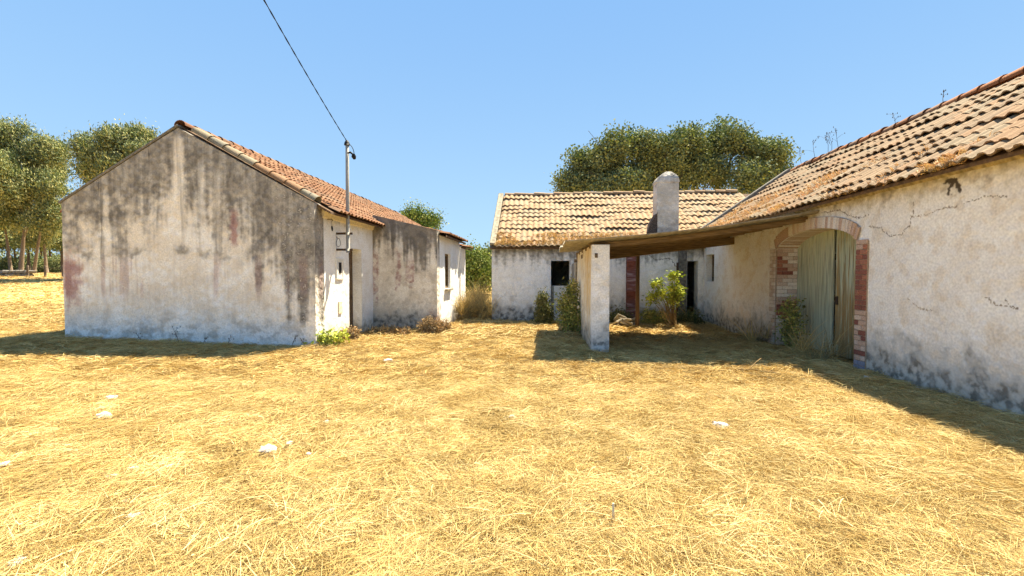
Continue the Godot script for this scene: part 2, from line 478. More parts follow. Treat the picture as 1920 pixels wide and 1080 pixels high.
# roof plane: eave origin, along, horizontal direction to the ridge; every tile is a piece, the 300 that show largest as parts
func tiled(roof: Node3D, eave: Vector3, along: Vector3, inward: Vector3, rise: float, length: float, slope: float, palette: Array, sd: int, sag := 0.0, most := 300) -> void:
	var r := RandomNumberGenerator.new()
	r.seed = sd
	var tw := 0.196; var te := 0.312
	var s := (inward * cos(rise) + Vector3.UP * sin(rise)).normalized()
	var nrm := (Vector3.UP * cos(rise) - inward * sin(rise)).normalized()
	if along.dot(nrm.cross(s)) < 0.0:
		eave += along * length
		along = -along
	var meshes := []
	for k in palette.size() * 2: meshes.append(tile_mesh(palette[k % palette.size()], sd + k, tw, 0.375))
	var cols := int(length / tw); var rows := int(ceil((slope - 0.375) / te)) + 1
	te = (slope - 0.36) / (rows - 1)
	var lift := asin(0.034 / 0.36)
	var all := []
	for row in rows:
		for c in cols:
			var al := along.rotated(nrm, r.randf_range(-0.02, 0.02))
			var sl := s.rotated(al, -lift * 1.0 + r.randf_range(-0.012, 0.012))
			# keep the lower end up: turn the tile's run slightly flatter than the roof
			if sl.y > s.y: sl = s.rotated(al, lift + r.randf_range(-0.012, 0.012))
			var ny := sl.cross(al).normalized()
			if ny.y < 0.0: ny = -ny
			var x := (c + 0.5) * tw
			var dip := sag * (lump.get_noise_2d(x * 6.0 + sd, row * 5.0) - 0.25)
			var p := eave + along * x + s * (row * te + r.randf_range(-0.01, 0.01) - (r.randf_range(0.03, 0.09) if r.randf() < 0.03 else 0.0)) + nrm * (0.042 + dip)
			var xf := Transform3D(Basis(ny.cross(sl), ny, sl), p)
			var pick := r.randi() % palette.size() if r.randf() < 0.3 else int(clampf((lump.get_noise_2d(x * 5.0 + sd * 3.0, row * 2.5) * 1.4 + 0.5) * palette.size(), 0, palette.size() - 1))
			all.append([p.distance_to(EYE), xf, pick + palette.size() * (r.randi() % 2)])
	all.sort_custom(func(a, b): return a[0] < b[0])
	# nearest tiles that face the camera
	var rest := SurfaceTool.new()
	rest.begin(Mesh.PRIMITIVE_TRIANGLES)
	var used := 0; var left := 0
	for t in all:
		var p: Vector3 = t[1].origin - EYE
		var cam: Vector3 = p * view
		var seen := cam.z < 0.0 and absf(cam.x / -cam.z) < 1.2
		if seen and used < most:
			var o := MeshInstance3D.new()
			o.name = "tile" if used == 0 else "tile_%03d" % used
			o.mesh = meshes[t[2]]
			o.material_override = M.tile
			o.transform = roof.transform.affine_inverse() * t[1]
			roof.add_child(o)
			used += 1
		else:
			rest.append_from(meshes[t[2]], 0, roof.transform.affine_inverse() * t[1])
			left += 1
	if left > 0:
		var o := part(roof, "tile_field", rest.commit(), M.tile)
		o.set_meta("kind", "stuff")

func ridge(roof: Node3D, a: Vector3, b: Vector3, palette: Array, sd: int, rad := 0.12, called := "ridge_tile", wob := 0.02) -> void:
	var r := RandomNumberGenerator.new()
	r.seed = sd
	var d := (b - a).normalized(); var n := int(a.distance_to(b) / 0.39)
	var ms := []
	for k in palette.size(): ms.append(cap_mesh(palette[k], sd + k, 0.43, rad))
	var up := (Vector3.UP - d * d.y).normalized()
	for k in n:
		var y := up.rotated(d, r.randf_range(-0.05, 0.05))
		var z := d.rotated(y, r.randf_range(-0.02, 0.02)).rotated(y.cross(d), -0.035)
		var o := part(roof, called, ms[r.randi() % ms.size()], M.tile)
		o.transform = Transform3D(Basis(y.cross(z), y, z).orthonormalized(), a + d * (k * 0.39) + y * (r.randf_range(-0.006, 0.006) + wob * (lump.get_noise_1d(k * 12.0 + sd))))

# ---------------------------------------------------------------- plants
func blade(st: SurfaceTool, root: Vector3, dir: Vector3, up0: float, length: float, wid: float, bend: float, col: Color, r: RandomNumberGenerator) -> void:
	# dir horizontal, up0 = starting climb angle, bend = how much it falls over its length
	var side := dir.cross(Vector3.UP).normalized()
	var twist := r.randf_range(-1.2, 1.2)
	side = side.rotated(dir, twist)
	var p := root; var a := up0
	var seg := 3
	var prev := p; var pw := wid
	for k in seg:
		var t := (dir * cos(a) + Vector3.UP * sin(a))
		var nx := prev + t * (length / seg)
		var w2 := wid * (1.0 - float(k + 1) / seg * 0.8)
		st.set_color(col)
		quad(st, prev - side * pw * 0.5, prev + side * pw * 0.5, nx + side * w2 * 0.5, nx - side * w2 * 0.5)
		prev = nx; pw = w2
		a -= bend / seg

func straw_mat_mesh(sd: int, n: int, wid: float, spread: float, cols: Array) -> ArrayMesh:
	var r := RandomNumberGenerator.new()
	r.seed = sd
	var st := st_new()
	for k in n:
		var ang := r.randfn(0.0, 0.65) + (PI if r.randf() < 0.4 else 0.0)
		var dir := Vector3(cos(ang), 0, sin(ang))
		var len := r.randf_range(0.07, 0.27)
		var root := Vector3(r.randf_range(-spread, spread), r.randf_range(0.0, 0.045), r.randf_range(-spread, spread)) - dir * len * 0.5
		blade(st, root, dir, r.randf_range(-0.05, 0.32), len, wid * r.randf_range(0.6, 1.3), r.randf_range(0.1, 0.6), cols[r.randi() % cols.size()] * r.randf_range(0.8, 1.15), r)
	return done(st)

func tuft_mesh(sd: int, n: int, wid: float, height: float, lean: float, cols: Array) -> ArrayMesh:
	var r := RandomNumberGenerator.new()
	r.seed = sd
	var st := st_new()
	for k in n:
		var ang := r.randf() * TAU
		var dir := Vector3(cos(ang), 0, sin(ang))
		var root := dir * r.randf() * 0.05 + Vector3(r.randf_range(-0.05, 0.05), -0.01, r.randf_range(-0.05, 0.05))
		blade(st, root, dir, r.randf_range(1.5 - lean, 1.5), height * r.randf_range(0.5, 1.1), wid * r.randf_range(0.6, 1.3), r.randf_range(0.2, 1.3) * lean, cols[r.randi() % cols.size()] * r.randf_range(0.8, 1.15), r)
	return done(st)

func leaf_clump(sd: int, n: int, rad: float, lw: float, ll: float, droop: float, cols: Array) -> ArrayMesh:
	var r := RandomNumberGenerator.new()
	r.seed = sd
	var st := st_new()
	for k in n:
		var c := Vector3(r.randfn(), r.randfn(), r.randfn()) * rad * 0.5
		var d := Vector3(r.randfn(), r.randfn() - droop, r.randfn()).normalized()
		var s := d.cross(Vector3(r.randfn(), r.randfn(), r.randfn())).normalized()
		var nrm := d.cross(s)
		var L := ll * r.randf_range(0.7, 1.3); var Wd := lw * r.randf_range(0.7, 1.3)
		var col: Color = cols[r.randi() % cols.size()] * r.randf_range(0.8, 1.2)
		st.set_color(col)
		var m := c + d * L * 0.45 + nrm * L * 0.08
		quad(st, c, m + s * Wd * 0.5, c + d * L, m - s * Wd * 0.5)
	return done(st)

func scatter(parent: Node3D, called: String, mesh: Mesh, m: Material, xfs: Array, tints := []) -> MultiMeshInstance3D:
	var mm := MultiMesh.new()
	mm.transform_format = MultiMesh.TRANSFORM_3D
	mm.use_colors = tints.size() > 0
	mm.mesh = mesh
	mm.instance_count = xfs.size()
	for k in xfs.size():
		mm.set_instance_transform(k, xfs[k])
		if mm.use_colors: mm.set_instance_color(k, tints[k])
	var o := MultiMeshInstance3D.new()
	o.name = called if parent != self else numbered(called)
	o.multimesh = mm
	o.material_override = m
	parent.add_child(o, true)
	return o

func tinted(mesh: ArrayMesh, t: Color) -> Array:
	var a := mesh.surface_get_arrays(0)
	var c: PackedColorArray = a[Mesh.ARRAY_COLOR]
	for k in c.size(): c[k] = Color(c[k].r * t.r, c[k].g * t.g, c[k].b * t.b)
	var out_v: PackedVector3Array = a[Mesh.ARRAY_VERTEX]; var out_n: PackedVector3Array = a[Mesh.ARRAY_NORMAL]
	return [out_v, out_n, c]

# many small clumps joined into one mesh, in a few tints
func baked(parent: Node3D, called: String, clump: ArrayMesh, m: Material, xfs: Array, tones: Array) -> MeshInstance3D:
	var variants := []
	for k in 6:
		var q := lerpf(0.62, 1.4, k / 5.0)
		variants.append(tinted(clump, Color(q * (0.94 + 0.03 * k), q, q * (1.04 - 0.05 * k))))
	var vs := PackedVector3Array(); var ns := PackedVector3Array(); var cs := PackedColorArray()
	for k in xfs.size():
		var t: Transform3D = xfs[k]
		var v: Array = variants[clampi(int(tones[k] * 6.0), 0, 5)]
		var pv: PackedVector3Array = v[0]; var pn: PackedVector3Array = v[1]; var pc: PackedColorArray = v[2]
		vs.append_array(t * pv)
		ns.append_array(Transform3D(t.basis.orthonormalized(), Vector3.ZERO) * pn)
		cs.append_array(pc)
	var arr := []
	arr.resize(Mesh.ARRAY_MAX)
	arr[Mesh.ARRAY_VERTEX] = vs; arr[Mesh.ARRAY_NORMAL] = ns; arr[Mesh.ARRAY_COLOR] = cs
	var mesh := ArrayMesh.new()
	mesh.add_surface_from_arrays(Mesh.PRIMITIVE_TRIANGLES, arr)
	return part(parent, called, mesh, m)

# lobes: [centre, radii]; crown of leaf clumps that thin out inward, limbs reach each lobe
func tree(called: String, label: String, group: String, foot: Vector3, lean: Vector3, fork: float, r0: float, lobes: Array, clump: Mesh, leafm: Material, per: float, sd: int, bark: Material, size := 1.0) -> Node3D:
	var r := RandomNumberGenerator.new()
	r.seed = sd
	var t := thing(called, label, "tree", foot, group)
	var st := st_new(1)
	var pts := []; var rad := []
	for k in 7:
		var f := k / 6.0
		pts.append(lean * f + Vector3.UP * (fork * f - 0.2 * (1.0 - f)) + Vector3(r.randfn(), 0, r.randfn()) * r0 * 0.25 * f)
		rad.append(r0 * (1.25 - 0.75 * f) * (1.25 if k == 0 else 1.0))
	tube(st, pts, rad, 9)
	var top: Vector3 = pts[-1]
	for l in lobes:
		var c: Vector3 = l[0] - foot
		var from: Vector3 = pts[4 + r.randi() % 3]
		if c.y < from.y + 0.3: from = pts[3]
		var midp := from.lerp(c, 0.5) + Vector3(r.randfn(), absf(r.randfn()), r.randfn()) * 0.06 * from.distance_to(c)
		tube(st, [from, midp, c, c + Vector3(r.randfn(), 1.0, r.randfn()) * l[1].x * 0.4], [r0 * 0.42, r0 * 0.27, r0 * 0.13, r0 * 0.05], 6)
		for k in 5:
			var e: Vector3 = c + Vector3(r.randfn() * l[1].x, r.randfn() * l[1].y, r.randfn() * l[1].z) * 0.5
			tube(st, [midp.lerp(c, r.randf()), e], [r0 * 0.1, r0 * 0.03], 5)
	part(t, "trunk", done(st), bark)
	var xfs := []; var tints := []
	for l in lobes:
		var R: Vector3 = l[1]
		var n := int(per * (R.x * R.y + R.x * R.z + R.y * R.z) / 3.0)
		# each lobe is itself built of smaller puffs so that it shades unevenly
		var puffs := []
		for k in 9:
			var v := Vector3(r.randfn(), r.randfn() * 0.9 + 0.15, r.randfn()).normalized() * r.randf_range(0.35, 0.74)
			puffs.append([v, r.randf_range(0.22, 0.46), r.randf_range(0.75, 1.25)])
		for k in n:
			var pf: Array = puffs[r.randi() % puffs.size()]
			var v2: Vector3 = Vector3(r.randfn(), r.randfn(), r.randfn()).normalized() * pow(r.randf(), 0.45) * pf[1]
			var q: Vector3 = pf[0] + v2
			var p: Vector3 = l[0] - foot + q * R
			var b := Basis.from_euler(Vector3(r.randf_range(-0.5, 0.5), r.randf() * TAU, r.randf_range(-0.5, 0.5))).scaled(Vector3.ONE * r.randf_range(0.75, 1.25) * size)
			xfs.append(Transform3D(b, p))
			tints.append(r.randf())
	baked(t, "crown", clump, leafm, xfs, tints)
	return t

func bush(called: String, label: String, category: String, foot: Vector3, lobes: Array, clump: Mesh, leafm: Material, per: float, sd: int, stemr := 0.012, stemm: Material = null, group := "") -> Node3D:
	var r := RandomNumberGenerator.new()
	r.seed = sd
	var t := thing(called, label, category, foot, group)
	var st := st_new(1)
	for l in lobes:
		for k in 4:
			var e: Vector3 = l[0] + Vector3(r.randfn() * l[1].x, r.randfn() * l[1].y, r.randfn() * l[1].z) * 0.5
			e.y = maxf(e.y, 0.08)
			var s := Vector3(r.randfn() * 0.05, -0.05, r.randfn() * 0.05)
			tube(st, [s, s.lerp(e, 0.5) + Vector3(0, 0.12, 0) * e.y, e], [stemr, stemr * 0.7, stemr * 0.3], 5)
	part(t, "stem", done(st), stemm if stemm else M.dry_stem)
	var xfs := []; var tints := []
	for l in lobes:
		var R: Vector3 = l[1]
		for k in int(per * l[2]):
			var v := Vector3(r.randfn(), r.randfn(), r.randfn()).normalized() * pow(r.randf(), 0.4)
			var p: Vector3 = l[0] + v * R
			if p.y < 0.02: p.y = r.randf() * 0.15
			xfs.append(Transform3D(Basis.from_euler(Vector3(r.randf_range(-0.6, 0.6), r.randf() * TAU, r.randf_range(-0.6, 0.6))).scaled(Vector3.ONE * r.randf_range(0.7, 1.25)), p))
			tints.append(r.randf())
	baked(t, "foliage", clump, leafm, xfs, tints)
	return t

# a dead weed: branching stalk with seed heads
func dead_weed(called: String, label: String, at: Vector3, height: float, sd: int, m: Material, group := "", heads := true, lean := Vector3.ZERO, branches := 7) -> Node3D:
	var r := RandomNumberGenerator.new()
	r.seed = sd
	var t := thing(called, label, "weed", at, group)
	var st := st_new(1); var hs := st_new(1)
	var tip := Vector3(r.randfn() * 0.06, 1.0, r.randfn() * 0.06) * height + lean
	var w := 0.004 + 0.004 * height
	tube(st, [Vector3(0, -0.05, 0), tip * 0.5 + Vector3(r.randfn(), 0, r.randfn()) * 0.02, tip], [w, w * 0.75, w * 0.4], 5)
	var ends := [tip]
	for k in branches:
		var a := tip * r.randf_range(0.35, 0.9)
		var e := a + Vector3(r.randfn() * 0.22, r.randf_range(0.12, 0.3), r.randfn() * 0.22) * height
		tube(st, [a, a.lerp(e, 0.5) + Vector3(0, 0.02, 0), e], [w * 0.55, w * 0.45, w * 0.25], 4)
		ends.append(e)
	part(t, "stalk", done(st), m)
	if heads:
		for e in ends:
			hs = st_new(1)
			tube(hs, [e - Vector3(0, 0.012, 0), e, e + Vector3(0, 0.025, 0)], [w * 0.6, w * 1.6, w * 0.5], 6)
			part(t, "seed_head", done(hs), m)
	return t

func rock_mesh(sd: int, s: Vector3, detail := 7) -> ArrayMesh:
	var n := FastNoiseLite.new()
	n.seed = sd; n.frequency = 1.1
	var st := st_new()
	var rows := detail; var cols := detail + 3
	var P := func(i: int, j: int) -> Vector3:
		var a := PI * i / rows; var b := TAU * (j % cols) / cols
		var v := Vector3(sin(a) * cos(b), cos(a), sin(a) * sin(b))
		var k := 1.0 + 0.75 * n.get_noise_3dv(v * 1.5)
		# facets
		v = v * k
		v.y = clampf(v.y, -0.6, 0.62 + 0.2 * n.get_noise_2d(v.x * 2.0, v.z * 2.0))
		return v * s
	for i in rows:
		for j in cols:
			quad(st, P.call(i, j), P.call(i, j + 1), P.call(i + 1, j + 1), P.call(i + 1, j))
	return done(st)

# ================================================================ build
func _ready() -> void:
	rng.seed = 4711
	lump.seed = 21
	lump.frequency = 0.08
	lump.fractal_octaves = 3
	view = Basis(Vector3.UP, deg_to_rad(4.2)) * Basis(Vector3.RIGHT, -atan(25.0 / F))
	setup_view()
	make_materials()
	ground()
	long_house()
	rear_building()
	barn()
	lean_to()
	mast()
	trees()
	plants()
	straw()
	small_things()

func setup_view() -> void:
	var cam := Camera3D.new()
	cam.name = "camera"
	cam.fov = rad_to_deg(2.0 * atan(540.0 / F))
	cam.near = 0.05
	cam.far = 900.0
	cam.transform = Transform3D(view, EYE)
	add_child(cam)
	cam.current = true
	var env := Environment.new()
	env.background_mode = Environment.BG_SKY
	var sky := Sky.new()
	var sm := ProceduralSkyMaterial.new()
	sm.sky_top_color = Color(0.505, 0.705, 0.935)
	sm.sky_horizon_color = Color(0.755, 0.905, 1.0)
	sm.sky_curve = 0.22
	sm.ground_horizon_color = Color(0.72, 0.70, 0.62)
	sm.ground_bottom_color = Color(0.55, 0.46, 0.32)
	sm.sun_angle_max = 1.0
	sm.sky_energy_multiplier = 1.0
	sky.sky_material = sm
	env.sky = sky
	env.tonemap_mode = Environment.TONE_MAPPER_LINEAR
	env.tonemap_exposure = 4.3
	env.background_energy_multiplier = 0.254
	env.sdfgi_enabled = true
	env.ssao_enabled = true
	env.ssil_enabled = true
	var we := WorldEnvironment.new()
	we.name = "world_environment"
	we.environment = env
	add_child(we)
	var sun := DirectionalLight3D.new()
	sun.name = "sun"
	var to_sun := Vector3(0.28, 1.0, -0.47).normalized()
	sun.transform = Transform3D(Basis.looking_at(-to_sun, Vector3.RIGHT), Vector3.ZERO)
	sun.light_energy = 1.45
	sun.light_color = Color(1.0, 0.95, 0.84)
	sun.light_angular_distance = 0.5
	sun.shadow_enabled = true
	add_child(sun)

func make_materials() -> void:
	M.tile = plain(Color(1, 1, 1), 0.9, 0.18, 0.05, 2.2)
	M.tile.vertex_color_use_as_albedo = true
	M.straw = vertex_mat(0.75, 0.25, Color(0.25, 0.18, 0.07))
	M.leaf = vertex_mat(0.8, 0.22, Color(0.31, 0.39, 0.16))
	M.bark = plain(Color(0.44, 0.38, 0.32), 0.95, 0.35, 0.05, 1.2)
	M.pale_bark = plain(Color(0.56, 0.49, 0.42), 0.9, 0.3, 0.04, 0.8)
	M.dry_stem = plain(Color(0.58, 0.48, 0.32), 0.9, 0.2, 0.05, 3.0)
	M.dark_stem = plain(Color(0.33, 0.28, 0.22), 0.9, 0.25, 0.05, 3.0)
	M.steel = plain(Color(0.60, 0.59, 0.56), 0.6, 0.12, 0.06, 3.0, 0.15, 0.4)
	M.rust_iron = plain(Color(0.36, 0.30, 0.26), 0.7, 0.3, 0.06, 4.0, 0.2)
	M.rubber = plain(Color(0.10, 0.10, 0.11), 0.6, 0.15, 0.05, 4.0)
	M.wood = plain(Color(0.50, 0.42, 0.32), 0.9, 0.35, 0.03, 1.5)
	M.old_wood = plain(Color(0.44, 0.37, 0.29), 0.92, 0.3, 0.03, 1.5)
	M.beam_wood = plain(Color(0.55, 0.46, 0.34), 0.92, 0.3, 0.03, 1.5)
	M.beam_wood.uv1_scale = Vector3(0.25, 5.0, 5.0)
	M.post_wood = plain(Color(0.45, 0.36, 0.28), 0.92, 0.3, 0.03, 1.5)
	M.post_wood.uv1_scale = Vector3(5.0, 0.3, 5.0)
	M.cement = plain(Color(0.66, 0.62, 0.54), 0.95, 0.25, 0.03, 0.9)
	M.grey_cement = plain(Color(0.50, 0.48, 0.45), 0.95, 0.3, 0.03, 0.9)
	M.mortar = plain(Color(0.70, 0.62, 0.54), 0.97, 0.2, 0.06, 2.0)
	M.deck = plain(Color(0.42, 0.34, 0.27), 0.95, 0.25, 0.04, 1.0)
	M.stone = plain(Color(0.80, 0.775, 0.74), 0.9, 0.14, 0.05, 4.0)
	M.grey_stone = plain(Color(0.52, 0.50, 0.47), 0.95, 0.3, 0.04, 1.2)
	M.glass = StandardMaterial3D.new()
	M.glass.albedo_color = Color(0.12, 0.14, 0.15)
	M.glass.roughness = 0.08
	M.glass.metallic_specular = 0.6
	M.white_paint = plain(Color(0.86, 0.85, 0.82), 0.7, 0.08, 0.05, 2.0)
	M.cream_paint = plain(Color(0.91, 0.86, 0.74), 0.9, 0.15, 0.03, 1.2)
	M.earth = plain(Color(0.56, 0.46, 0.34), 0.97, 0.25, 0.03, 0.8)

func ground() -> void:
	# one sheet to the horizon: fine cells in the yard, growing outward
	var xs := []; var ds := []
	var p := -10.0
	while p < 24.0: ds.append(p); p += 0.35
	while p < 600.0: ds.append(p); p *= 1.12
	ds.append(600.0)
	var q := 0.0
	var half := []
	while q < 14.0: half.append(q); q += 0.35
	while q < 600.0: half.append(q); q *= 1.14
	for k in range(half.size() - 1, 0, -1): xs.append(-half[k])
	xs.append_array(half)
	var verts := PackedVector3Array(); var uvs := PackedVector2Array(); var idx := PackedInt32Array(); var nrm := PackedVector3Array()
	for d in ds:
		for x in xs:
			verts.append(Vector3(x, ground_height(x, d), -d))
			uvs.append(Vector2(x, -d) / 3.0)
			var e := 0.15
			nrm.append(Vector3(ground_height(x - e, d) - ground_height(x + e, d), 2.0 * e, ground_height(x, d + e) - ground_height(x, d - e)).normalized())
	var nx := xs.size()
	for i in ds.size() - 1:
		for j in nx - 1:
			var a := i * nx + j
			idx.append_array([a, a + nx, a + 1, a + 1, a + nx, a + nx + 1])
	var arr := []
	arr.resize(Mesh.ARRAY_MAX)
	arr[Mesh.ARRAY_VERTEX] = verts; arr[Mesh.ARRAY_TEX_UV] = uvs; arr[Mesh.ARRAY_INDEX] = idx; arr[Mesh.ARRAY_NORMAL] = nrm
	var mesh := ArrayMesh.new()
	mesh.add_surface_from_arrays(Mesh.PRIMITIVE_TRIANGLES, arr)
	var w := 512
	var n := FastNoiseLite.new()
	n.seed = 5; n.frequency = 0.02; n.fractal_octaves = 6
	var im := n.get_seamless_image(w, w, false, false, 0.2, true)
	im.convert(Image.FORMAT_L8)
	var d1 := im.get_data()
	n.seed = 6; n.frequency = 0.12
	var im2 := n.get_seamless_image(w, w, false, false, 0.2, true)
	im2.convert(Image.FORMAT_L8)
	var d2 := im2.get_data()
	var o := PackedByteArray(); o.resize(w * w * 3)
	for k in w * w:
		var a := d1[k] / 255.0; var b := d2[k] / 255.0
		var c := mix3(Vector3(0.62, 0.52, 0.34), Vector3(0.80, 0.69, 0.44), smoothstep(0.3, 0.7, a * 0.5 + b * 0.5)) * (0.8 + 0.4 * b)
		o[k * 3] = clampi(int(c.x * 255), 0, 255); o[k * 3 + 1] = clampi(int(c.y * 255), 0, 255); o[k * 3 + 2] = clampi(int(c.z * 255), 0, 255)
	var m := StandardMaterial3D.new()
	m.albedo_texture = ImageTexture.create_from_image(Image.create_from_data(w, w, false, Image.FORMAT_RGB8, o))
	im2.convert(Image.FORMAT_RGBA8)
	im2.bump_map_to_normal_map(4.0)
	m.normal_enabled = true
	m.normal_texture = ImageTexture.create_from_image(im2)
	m.roughness = 0.97
	m.metallic_specular = 0.1
	var g := structure("ground", mesh, m)
	g.set_meta("label", "dry straw-coloured yard ground running to the horizon")

# ---------------------------------------------------------------- the long whitewashed house
const WARM_TILES := [Color(0.224, 0.107, 0.053), Color(0.258, 0.133, 0.069), Color(0.206, 0.099, 0.052), Color(0.284, 0.159, 0.086), Color(0.198, 0.116, 0.071)]
const PALE_TILES := [Color(0.414, 0.284, 0.167), Color(0.450, 0.320, 0.198), Color(0.387, 0.257, 0.149), Color(0.432, 0.279, 0.158), Color(0.369, 0.275, 0.176)]
const BROWN_TILES := [Color(0.267, 0.179, 0.106), Color(0.304, 0.207, 0.124), Color(0.239, 0.161, 0.097), Color(0.285, 0.170, 0.092), Color(0.258, 0.193, 0.124)]
const LICHEN_TILES := [Color(0.30, 0.25, 0.17), Color(0.34, 0.27, 0.18), Color(0.26, 0.23, 0.17), Color(0.30, 0.18, 0.10)]

func long_house() -> void:
	var L := 15.0
	var t := thing("long_house", "long whitewashed house with a black-stained gable and orange tiled roof", "house")
	var corner := Vector3(LX, 0, -LD)
	var left := Vector3(LX - LW, 0, -LD)
	# gable facing the yard, u from the left corner
	var gable := part(t, "gable_wall", wall_mesh(left, Vector3.RIGHT, Vector3.BACK, 0.4, LW, gable_top, [], 5.0, 0.02, [2.79]), make_gable_material())
	gable.set_meta("label", "shaded gable wall streaked with black lichen and faded red wash")
	# long side facing right, u running away from the yard; door opening in it
	var side_mat := plaster_material(4.0, 3.2, 80.0, 41, Vector3(0.91, 0.90, 0.88), Vector3(0.94, 0.94, 0.935), {"top": 0.12, "topc": Vector3(0.78, 0.70, 0.52), "foot": 0.35, "footc": Vector3(0.74, 0.69, 0.58), "patch": 0.25, "patchc": Vector3(0.82, 0.79, 0.73),
		"edge": func(_u): return 3.1, "relief": 0.7})
	var door_hole := {"u0": 1.69, "u1": 2.48, "lo": -0.25, "hi": 2.27}
	part(t, "side_wall", wall_mesh(corner + Vector3(0, 0, -0.4), Vector3.FORWARD, Vector3.RIGHT, 0.4, L - 0.4, func(_u): return 3.08, [{"u0": 1.29, "u1": 2.08, "lo": -0.25, "hi": 2.27}], 3.2, 0.014, [], -0.25, 0.3, 4.0), side_mat)
	part(t, "side_wall", wall_mesh(left + Vector3(0, 0, -0.4), Vector3.FORWARD, Vector3.LEFT, 0.0, L - 0.4, func(_u): return 3.12, [], 3.2, 0.0, [], -0.25, 2.0, 4.0), side_mat)
	part(t, "rear_gable_wall", wall_mesh(Vector3(LX - 0.4, 0, -LD - L), Vector3.LEFT, Vector3.FORWARD, 0.3, LW - 0.41, func(u): return 3.1 + 1.7 * (1.0 - absf(u - 2.7) / 2.7), [], 5.0, 0.0, [2.7], -0.25, 2.0), side_mat)
	# door leaf, deep in the opening
	var st := st_new()
	box(st, Transform3D(Basis(), Vector3(LX - 0.29, 1.1, -LD - 2.085)), Vector3(0.05, 2.3, 0.79))
	var leaf := part(t, "door", done(st), plain(Color(0.46, 0.44, 0.38), 0.85, 0.25, 0.04, 1.5))
	st = st_new()
	box(st, Transform3D(Basis(), Vector3(LX - 0.25, 1.0, -LD - 2.36)), Vector3(0.05, 0.10, 0.03), 0.008)
	part(leaf, "handle", done(st), M.rust_iron)
	for k in 5:
		st = st_new()
		box(st, Transform3D(Basis(), Vector3(LX - 0.258, 1.1, -LD - 1.77 - k * 0.157)), Vector3(0.02, 2.26, 0.148), 0.006)
		part(leaf, "plank", done(st), M.grey_cement if k == 2 else M.old_wood)
	# moulded cornice under the eave
	st = st_new()
	var prof := [Vector2(0.0, 2.86), Vector2(0.03, 2.88), Vector2(0.05, 2.95), Vector2(0.08, 3.0), Vector2(0.09, 3.08), Vector2(0.0, 3.08)]
	for k in prof.size() - 1:
		var a: Vector2 = prof[k]; var b: Vector2 = prof[k + 1]
		quad(st, Vector3(LX + a.x, a.y, -LD - 0.35), Vector3(LX + b.x, b.y, -LD - 0.35), Vector3(LX + b.x, b.y, -LD - 3.27), Vector3(LX + a.x, a.y, -LD - 3.27))
	for k in range(1, prof.size() - 1):
		for v in [prof[0], prof[k], prof[k + 1]]: st.add_vertex(Vector3(LX + v.x, v.y, -LD - 0.35))
	part(t, "cornice", done(st), M.cream_paint)
	# roof: deck with tiles on the right slope, plain tiles on the left
	var rx := LX - LW + 2.79
	var rise_r := atan2(4.82 - 3.10, LX - rx + 0.0)
	st = st_new()
	var over := 0.30
	var ey := 3.10 - tan(rise_r) * over + 0.03
	var er := Vector3(LX + over, ey, -LD - 0.12)
	var rr := Vector3(rx, 4.84, -LD - 0.12)
	var rise_l := atan2(4.84 - 3.22, 2.79)
	var el := Vector3(LX - LW - 0.1, 3.22 - 0.1 * tan(rise_l), -LD - 0.12)
	var back := Vector3(0, 0, -L - 0.1)
	var dn := Vector3(0, -0.05, 0)
	for s in [[er, rr], [rr, el]]:
		quad(st, s[0], s[1], s[1] + back, s[0] + back)
		quad(st, s[0] + dn, s[0] + back + dn, s[1] + back + dn, s[1] + dn)
		quad(st, s[0], s[0] + dn, s[1] + dn, s[1])
	quad(st, er, er + back, er + back + dn, er + dn)
	quad(st, el, el + back, el + back + dn, el + dn)
	var roof := part(t, "roof", done(st), M.deck)
	tiled(roof, Vector3(LX + over + 0.06, ey - 0.02, -LD - 0.24), Vector3.FORWARD, Vector3.LEFT, rise_r, L - 0.2, (LX + over - rx) / cos(rise_r) - 0.02, WARM_TILES, 301, 0.012)
	tiled_plain(roof, el, rise_l, L)
	ridge(roof, Vector3(rx, 4.86, -LD - 0.05), Vector3(rx, 4.86, -LD - L), WARM_TILES, 77, 0.115)
	# lichen-grey verge tiles bedded on the gable, running down the right rake
	var sd := Vector3(-cos(rise_r), sin(rise_r), 0)
	ridge(roof, Vector3(LX + 0.02, 3.17, -LD - 0.10), Vector3(rx + 0.1, 4.85, -LD - 0.10), LICHEN_TILES, 78, 0.125, "verge_tile", 0.01)
	# thin cement capping on the left rake
	st = st_new()
	bar(st, Vector3(LX - LW - 0.06, 3.20, -LD - 0.16), Vector3(rx, 4.845, -LD - 0.16), 0.36, 0.05, 0.01)
	part(roof, "rake_capping", done(st), M.grey_stone)
	# a tile end sticking out at the left eave
	var tip := part(roof, "eave_tile", cap_mesh(Color(0.36, 0.15, 0.06), 5, 0.36, 0.09), M.tile)
	tip.transform = Transform3D(Basis(Vector3.UP, PI / 2), Vector3(LX - LW - 0.27, 3.02, -LD - 0.3))
	# ---------- projecting wing: grey front wall, side wall with a window
	var wd := LD + 3.27; var ww := 1.86
	var edge := func(u: float) -> float: return lerpf(3.31, 2.86, u / ww)
	var wing_mat := plaster_material(ww, 3.4, 110.0, 61, Vector3(0.82, 0.785, 0.73), Vector3(0.89, 0.865, 0.82), {"top": 0.85, "topc": Vector3(0.44, 0.415, 0.38), "edge": edge, "foot": 0.55, "footc": Vector3(0.42, 0.42, 0.41), "patch": 0.5, "patchc": Vector3(0.66, 0.62, 0.57),
		"red": [[0.10, 0.13, 0.9, 2.3], [0.72, 0.10, 1.2, 2.3], [1.12, 0.16, 1.3, 2.1], [1.75, 0.2, 0.1, 0.6]]})
	part(t, "wing_front_wall", wall_mesh(Vector3(LX, 0, -wd), Vector3.RIGHT, Vector3.BACK, 0.32, ww, edge, [], 3.4, 0.016), wing_mat)
	var wx := LX + ww
